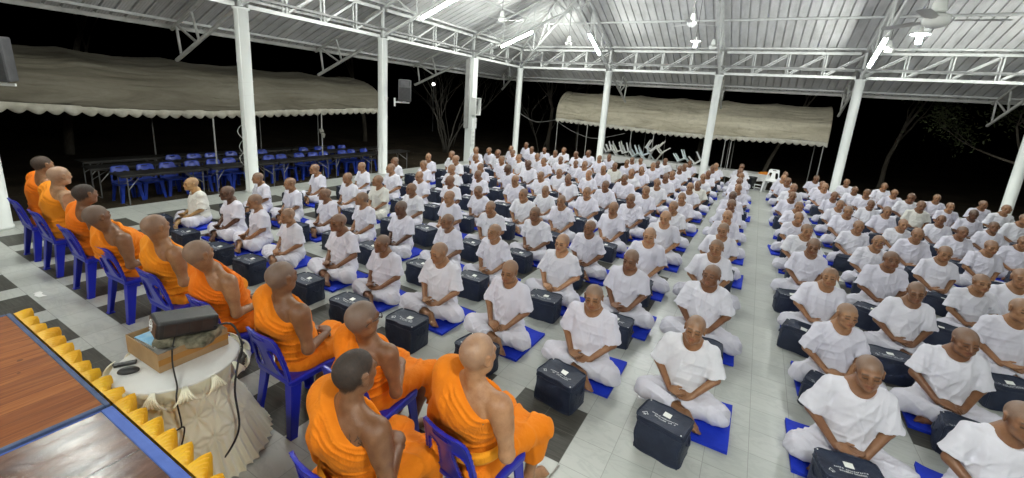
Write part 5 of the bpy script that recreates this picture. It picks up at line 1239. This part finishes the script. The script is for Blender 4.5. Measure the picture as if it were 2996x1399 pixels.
# ------------------------------------------------------------------ bags, mats, men
def bag_meshes(seed, w=.43, d=.30, h=.315, slump=0.):
    r = random.Random(seed); b = MB(); n_ = 9
    def warp(p):
        x, y, z = p; t = z / h; bu = (1 - (2 * x / w) ** 2), (1 - (2 * y / d) ** 2), (1 - (2 * t - 1) ** 2)
        y2 = y * (1 + (.05 + slump * .3) * max(0, bu[0]) * max(0, bu[2])); x2 = x * (1 + (.035 + slump * .2) * max(0, bu[1]) * max(0, bu[2]))
        z2 = z * (1 - slump * (.25 + .5 * max(0, bu[0] * bu[1]))) - (.012 * max(0, bu[0]) * max(0, bu[1]) if t > .98 else 0)
        rc = 1 - .075 * min(1, abs(2 * x / w)) ** 7 * min(1, abs(2 * y / d)) ** 7; x2 *= rc; y2 *= rc; z2 -= .012 * (t > .6) * max(abs(2 * x / w), 0) ** 6 * max(abs(2 * y / d), 0) ** 6
        wob = .008 * sin(x * 31 + seed) * sin(z * 27 + y * 19 + seed * 2) + slump * .03 * sin(x * 23 + seed * 3 + z * 14)
        return (x2 + wob * .6 + slump * .05 * t * sin(seed), y2 + wob, z2 + (slump * .03 * sin(x * 17 + seed) if t > .6 else 0))
    def face(f, mi=0): b.grid(np.array([[warp(f(i / n_, j / n_)) for j in range(n_ + 1)] for i in range(n_ + 1)]), mi)
    face(lambda u, v: ((u - .5) * w, -d / 2, v * h)); face(lambda u, v: ((.5 - u) * w, d / 2, v * h)); face(lambda u, v: (-w / 2, (.5 - u) * d, v * h)); face(lambda u, v: (w / 2, (u - .5) * d, v * h)); face(lambda u, v: ((u - .5) * w, (v - .5) * d, h))
    body = b.mesh('body', M['bag'], True)
    b = MB()     # piped seams and lid flap rim
    def line(f, r_): b.tube([warp(f(i / 14)) for i in range(15)], r_, 6)
    for sx in (-1, 1):
        line(lambda t: (sx * w / 2, (t - .5) * d, h), .0075); line(lambda t: (sx * w / 2, -d / 2, t * h), .006); line(lambda t: (sx * w / 2, d / 2, t * h), .006); line(lambda t: (sx * w / 2, (t - .5) * d, 0.01), .006)
    for sy in (-1, 1): line(lambda t: ((t - .5) * w, sy * d / 2, h), .0075); line(lambda t: ((t - .5) * w, sy * d / 2, .01), .006)
    line(lambda t: ((t - .5) * w, -d / 2 - .003, h * .86), .005)
    for sx in (-1, 1): line(lambda t: (sx * w / 2 + sx * .003, (t - .5) * d, h * .86), .005)
    pip = b.mesh('piping', M['bag'], True)
    b = MB(); up = lambda x, y, e=.003: tuple(V(*warp((x, y, h))) + (0, 0, e))
    b.add([up(-.030, .022), up(.038, .022), up(.038, .076), up(-.030, .076)], [(0, 1, 2, 3)]); lab = b.mesh('label_card', M['label_card'])
    b = MB()     # two lines of white printing and a small mark, seen upside down from the stage
    for row, (yy, n2, x0, x1) in enumerate(((-.012, 17, -.115, .115), (-.040, 13, -.085, .10))):
        for k in range(n2):
            xa = x0 + (x1 - x0) * k / n2; ww = (x1 - x0) / n2 * .72; hh = (.0125, .015)[row] * r.choice((.7, .85, 1, 1, 1.15))
            if r.random() < .08: continue
            t = .0032
            b.add([up(xa, yy), up(xa + t, yy), up(xa + t, yy + hh), up(xa, yy + hh)], [(0, 1, 2, 3)])
            b.add([up(xa, yy + hh), up(xa + ww, yy + hh), up(xa + ww, yy + hh - t), up(xa, yy + hh - t)], [(3, 2, 1, 0)])
            if r.random() < .75: b.add([up(xa + ww - t, yy), up(xa + ww, yy), up(xa + ww, yy + hh), up(xa + ww - t, yy + hh)], [(0, 1, 2, 3)])
            if r.random() < .4: b.add([up(xa, yy), up(xa + ww, yy), up(xa + ww, yy + t), up(xa, yy + t)], [(0, 1, 2, 3)])
    let = b.mesh('lettering', M['print_white']); b = MB(); cx, cy = -.150, -.075
    for (x0, y0, x1, y1) in ((-.022, .0, .0, .034), (.0, .034, .022, .0), (-.022, 0, .022, 0), (-.008, .0, .008, -.02), (.008, 0, -.008, -.02)):
        dx, dy = x1 - x0, y1 - y0; L = math.hypot(dx, dy); nx_, ny_ = -dy / L * .0022, dx / L * .0022
        b.add([up(cx + x0 + nx_, cy + y0 + ny_), up(cx + x0 - nx_, cy + y0 - ny_), up(cx + x1 - nx_, cy + y1 - ny_), up(cx + x1 + nx_, cy + y1 + ny_)], [(0, 1, 2, 3)])
    emb = b.mesh('emblem', M['print_white'])
    hds = []; sts = []
    for sx in (-1, 1):
        b = MB(); b.tube([V(*warp((sx * (w / 2 + .002), y_, h * .66))) + (sx * (.012 * sin(pi * t)), 0, -.03 * sin(pi * t)) for t, y_ in ((q / 8, -.07 + .14 * q / 8) for q in range(9))], .008, 6)
        hds.append(('handle', b.mesh('handle', M['bag'], True)))
        b = MB(); b.lathe([(.006, 0), (.006, .004)], 8, up(sx * (w / 2 - .022), -sx * (d / 2 - .02), .001)); sts.append(('stud', b.mesh('stud', M['white_tag'])))
    return [('body', body), ('piping', pip), ('label_card', lab), ('lettering', let), ('emblem', emb)] + hds + sts
BAGS = [bag_meshes(1, slump=.03), bag_meshes(2, .42, .30, .30, .07), bag_meshes(3, .43, .31, .30, .13), bag_meshes(5, .44, .29, .305, .05), bag_meshes(6, .42, .31, .31, .09), bag_meshes(8, .41, .29, .32, .04)]
SOFT = [bag_meshes(7, .44, .28, .31, .22), bag_meshes(9, .43, .27, .32, .30)]
def mat_mesh(seed):
    b = MB(); r = random.Random(seed); n_ = 12; P = []
    for i in range(n_ + 1):
        P.append([(-.29 + .58 * i / n_, -.31 + .62 * j / n_, .027 + .006 * sin(i * .9 + seed) * sin(j * .8 + seed * 2) + (.010 * r.random() if i in (0, n_) and j in (0, n_) else 0)) for j in range(n_ + 1)])
    P = np.array(P); b.grid(P); Q_ = P.copy(); Q_[:, :, 2] = .002; e = [(i, 0) for i in range(n_)] + [(n_, j) for j in range(n_)] + [(i, n_) for i in range(n_, 0, -1)] + [(0, j) for j in range(n_, 0, -1)]
    ring = np.array([[P[q] for q in e], [Q_[q] for q in e]]); b.grid(ring[::-1], closed=True)
    return b.mesh('seat_mat', M['mat'], False)
MATS = [mat_mesh(k) for k in range(4)]
tb = MB(); tb.box((-.012, -.318, .006), (.022, -.3105, .024)); TAGM = tb.mesh('white_tag', M['white_tag'])
NV = 24
VAR = [make_man(k) for k in range(NV)]
TONES = [('dark skinned', SK['dark']), ('brown skinned', (.22, .103, .052)), ('brown skinned', SK['brown']), ('tan', (.32, .165, .083)), ('tan', SK['tan']), ('fair', SK['light'])]
SHIRT = [(.69, .675, .765), (.71, .70, .775), (.72, .715, .77), (.67, .655, .75)]; CRM = (.70, .69, .635)
rm = random.Random(23)
file_name = {}
for k in range(1, 11): file_name['L%d' % k] = ('file at the left edge of the aisle', 'second file left of the aisle', 'third file left of the aisle', 'fourth file left of the aisle', 'fifth file left of the aisle', 'sixth file left of the aisle', 'seventh file left of the aisle', 'eighth file left of the aisle', 'ninth file left of the aisle', 'outermost file along the left floor edge')[k - 1]
for k in range(1, 7): file_name['R%d' % k] = ('file at the right edge of the aisle', 'second file right of the aisle', 'third file right of the aisle', 'fourth file right of the aisle', 'fifth file right of the aisle', 'outermost file on the right')[k - 1]
BAGAT = {'L10.1': (-8.18, 3.04), 'L9.1': (-7.22, 2.97), 'L8.1': (-6.29, 2.94), 'L7.1': (-5.44, 2.9), 'L6.1': (-4.45, 3.0), 'L5.1': (-3.60, 2.92), 'L4.1': (-2.81, 2.98), 'L3.1': (-1.99, 3.04), 'L2.1': (-1.14, 3.09), 'L1.1': (-.26, 3.02),
         'R1.1': (.91, 3.22), 'R1.2': (.94, 4.36), 'R2.2': (1.86, 4.34), 'R3.3': (2.49, 5.45), 'R2.3': (1.57, 5.36), 'R2.4': (1.64, 6.66), 'R1.3': (.79, 5.42), 'R1.4': (.75, 6.52), 'R3.4': (2.31, 6.62)}
last = -1; cnt = 0
for fk, lst in MEN.items():
    right = fk[0] == 'R'
    for n_, (hx, hy, s100, row) in enumerate(lst):
        key = '%s.%d' % (fk, n_ + 1 if not (fk in ('R3', 'R4', 'R5', 'R6')) else row)
        vi = rm.randrange(NV)
        while vi == last: vi = rm.randrange(NV)
        last = vi; s = s100 / 100.; dark = rm.random()
        tn_, sk = TONES[0] if dark < .07 else rm.choice(TONES[1:4]) if dark < .62 else rm.choice(TONES[3:5]) if dark < .93 else TONES[5]
        cream = rm.random() < .05 and n_ > 1; shc = CRM if cream else rm.choice(SHIRT); shade = rm.uniform(.94, 1.02)
        if key == 'L10.1': tn_, sk, cream, shc = 'fair', (.52, .33, .145), True, CRM
        if key == 'L9.1': tn_, sk = TONES[0]
        if key in ('R1.1', 'R2.1'): tn_, sk = 'brown skinned', (.26, .128, .066)
        yaw = rm.gauss(0, .06) + (-.10 if not right else .0) * min(1, abs(hx) / 8) + (.10 if right else 0)
        px, py = hx + .0, hy + .03
        z0 = .032
        b, sh, tr = VAR[vi]
        o = link('person', b, None, (px, py, z0), yaw, (*sk, rm.choice((.05, .12, .2, .3, .42)))); o.scale = (s * rm.uniform(.97, 1.05), s * rm.uniform(.97, 1.04), s)
        own = '%s man in %s, %s' % (tn_, 'cream' if cream else 'white', '%s in the %s' % (ordw[n_], file_name[fk]))
        tag(o, own, 'man', 'shaven headed men in white seated cross legged in files')
        link('shirt', sh, o, color=(*[c * shade for c in shc], 1)); link('trousers', tr, o, color=(*[c * shade * (.97 if not cream else 1) for c in (CRM if cream and rm.random() < .5 else SHIRT[0])], 1))
        if key == 'L4.5':
            pass
        m = link('seat_mat', MATS[rm.randrange(4)], None, (px + rm.uniform(-.05, .07) + (.06 if not right else -.05), py - .07 + rm.uniform(-.05, .05), .002), rm.gauss(0, .04)); tag(m, 'blue mat under the %s man in the %s' % (ordw[n_], file_name[fk]), 'seat mat', 'blue mats under the seated men')
        link('white_tag', TAGM, m)
        if key in BAGAT: bx, by = BAGAT[key]
        else: bx, by = px + rm.uniform(-.06, .12) * (1 if not right else -1), py - .58 + rm.uniform(-.04, .05)
        soft = right and rm.random() < .75
        kind = rm.choice(SOFT) if soft else rm.choice(BAGS)
        g = empty('travel_bag', (bx, by, 0), rm.gauss(0, .07) + (rm.choice((-.35, -.2, .1)) if right else (-.16 if row == 1 and hx > -2 else 0)))
        g.scale = (rm.uniform(.82, .90),) * 2 + (rm.uniform(.84, .96),)
        tag(g, 'navy %s bag before %s man in the %s' % ('sagging' if soft else 'box', ordw[n_], file_name[fk]), 'bag', 'navy bags standing before the seated men')
        for nm, me in kind: link(nm, me, g)
        cnt += 1

# ------------------------------------------------------------------ camera, sky, light
cam = bpy.data.cameras.new('camera'); co = bpy.data.objects.new('camera', cam); C.objects.link(co)
cam.sensor_width = 36; cam.lens = 1249.593 / 2996 * 36; cam.shift_x = (1498 - 1529.413) / 2996; cam.shift_y = (587.075 - 699.5) / 2996; cam.clip_end = 1000; cam.clip_start = .05
from mathutils import Matrix, Vector
yw, pt_, rl = -.489, -.2247, .0754
yw, pt_, rl = CAMR
fw = V(sin(yw) * cos(pt_), cos(yw) * cos(pt_), sin(pt_)); r_ = V(cos(yw), -sin(yw), 0); u_ = np.cross(r_, fw); r2 = r_ * cos(rl) + u_ * sin(rl); u2 = -r_ * sin(rl) + u_ * cos(rl)
co.matrix_world = Matrix(((r2[0], u2[0], -fw[0], 0), (r2[1], u2[1], -fw[1], 0), (r2[2], u2[2], -fw[2], 2.5), (0, 0, 0, 1)))
sc = bpy.context.scene; sc.camera = co
w = bpy.data.worlds.new('World'); sc.world = w; w.use_nodes = True; nt = w.node_tree
sky = nt.nodes.new('ShaderNodeTexSky'); sky.sky_type = 'NISHITA'; sky.sun_disc = False; sky.sun_elevation = radians(-7.5); sky.sun_rotation = radians(140)
nt.links.new(sky.outputs[0], nt.nodes['Background'].inputs[0]); nt.nodes['Background'].inputs[1].default_value = .05
sun = bpy.data.lights.new('moonlight', 'SUN'); sun.energy = .004; sun.angle = radians(.5); sun.color = (.8, .88, 1); so = bpy.data.objects.new('moonlight', sun); C.objects.link(so); so.rotation_euler = (radians(50), 0, radians(40)); so.location = (0, 0, 40)
sc.view_settings.view_transform = 'Standard'; sc.view_settings.look = 'None'; sc.view_settings.exposure = EXPO; sc.view_settings.gamma = 1
sc.cycles.use_denoising = True
sc.cycles.max_bounces = 7; sc.cycles.diffuse_bounces = 4; sc.cycles.glossy_bounces = 3; sc.cycles.caustics_reflective = False; sc.cycles.caustics_refractive = False
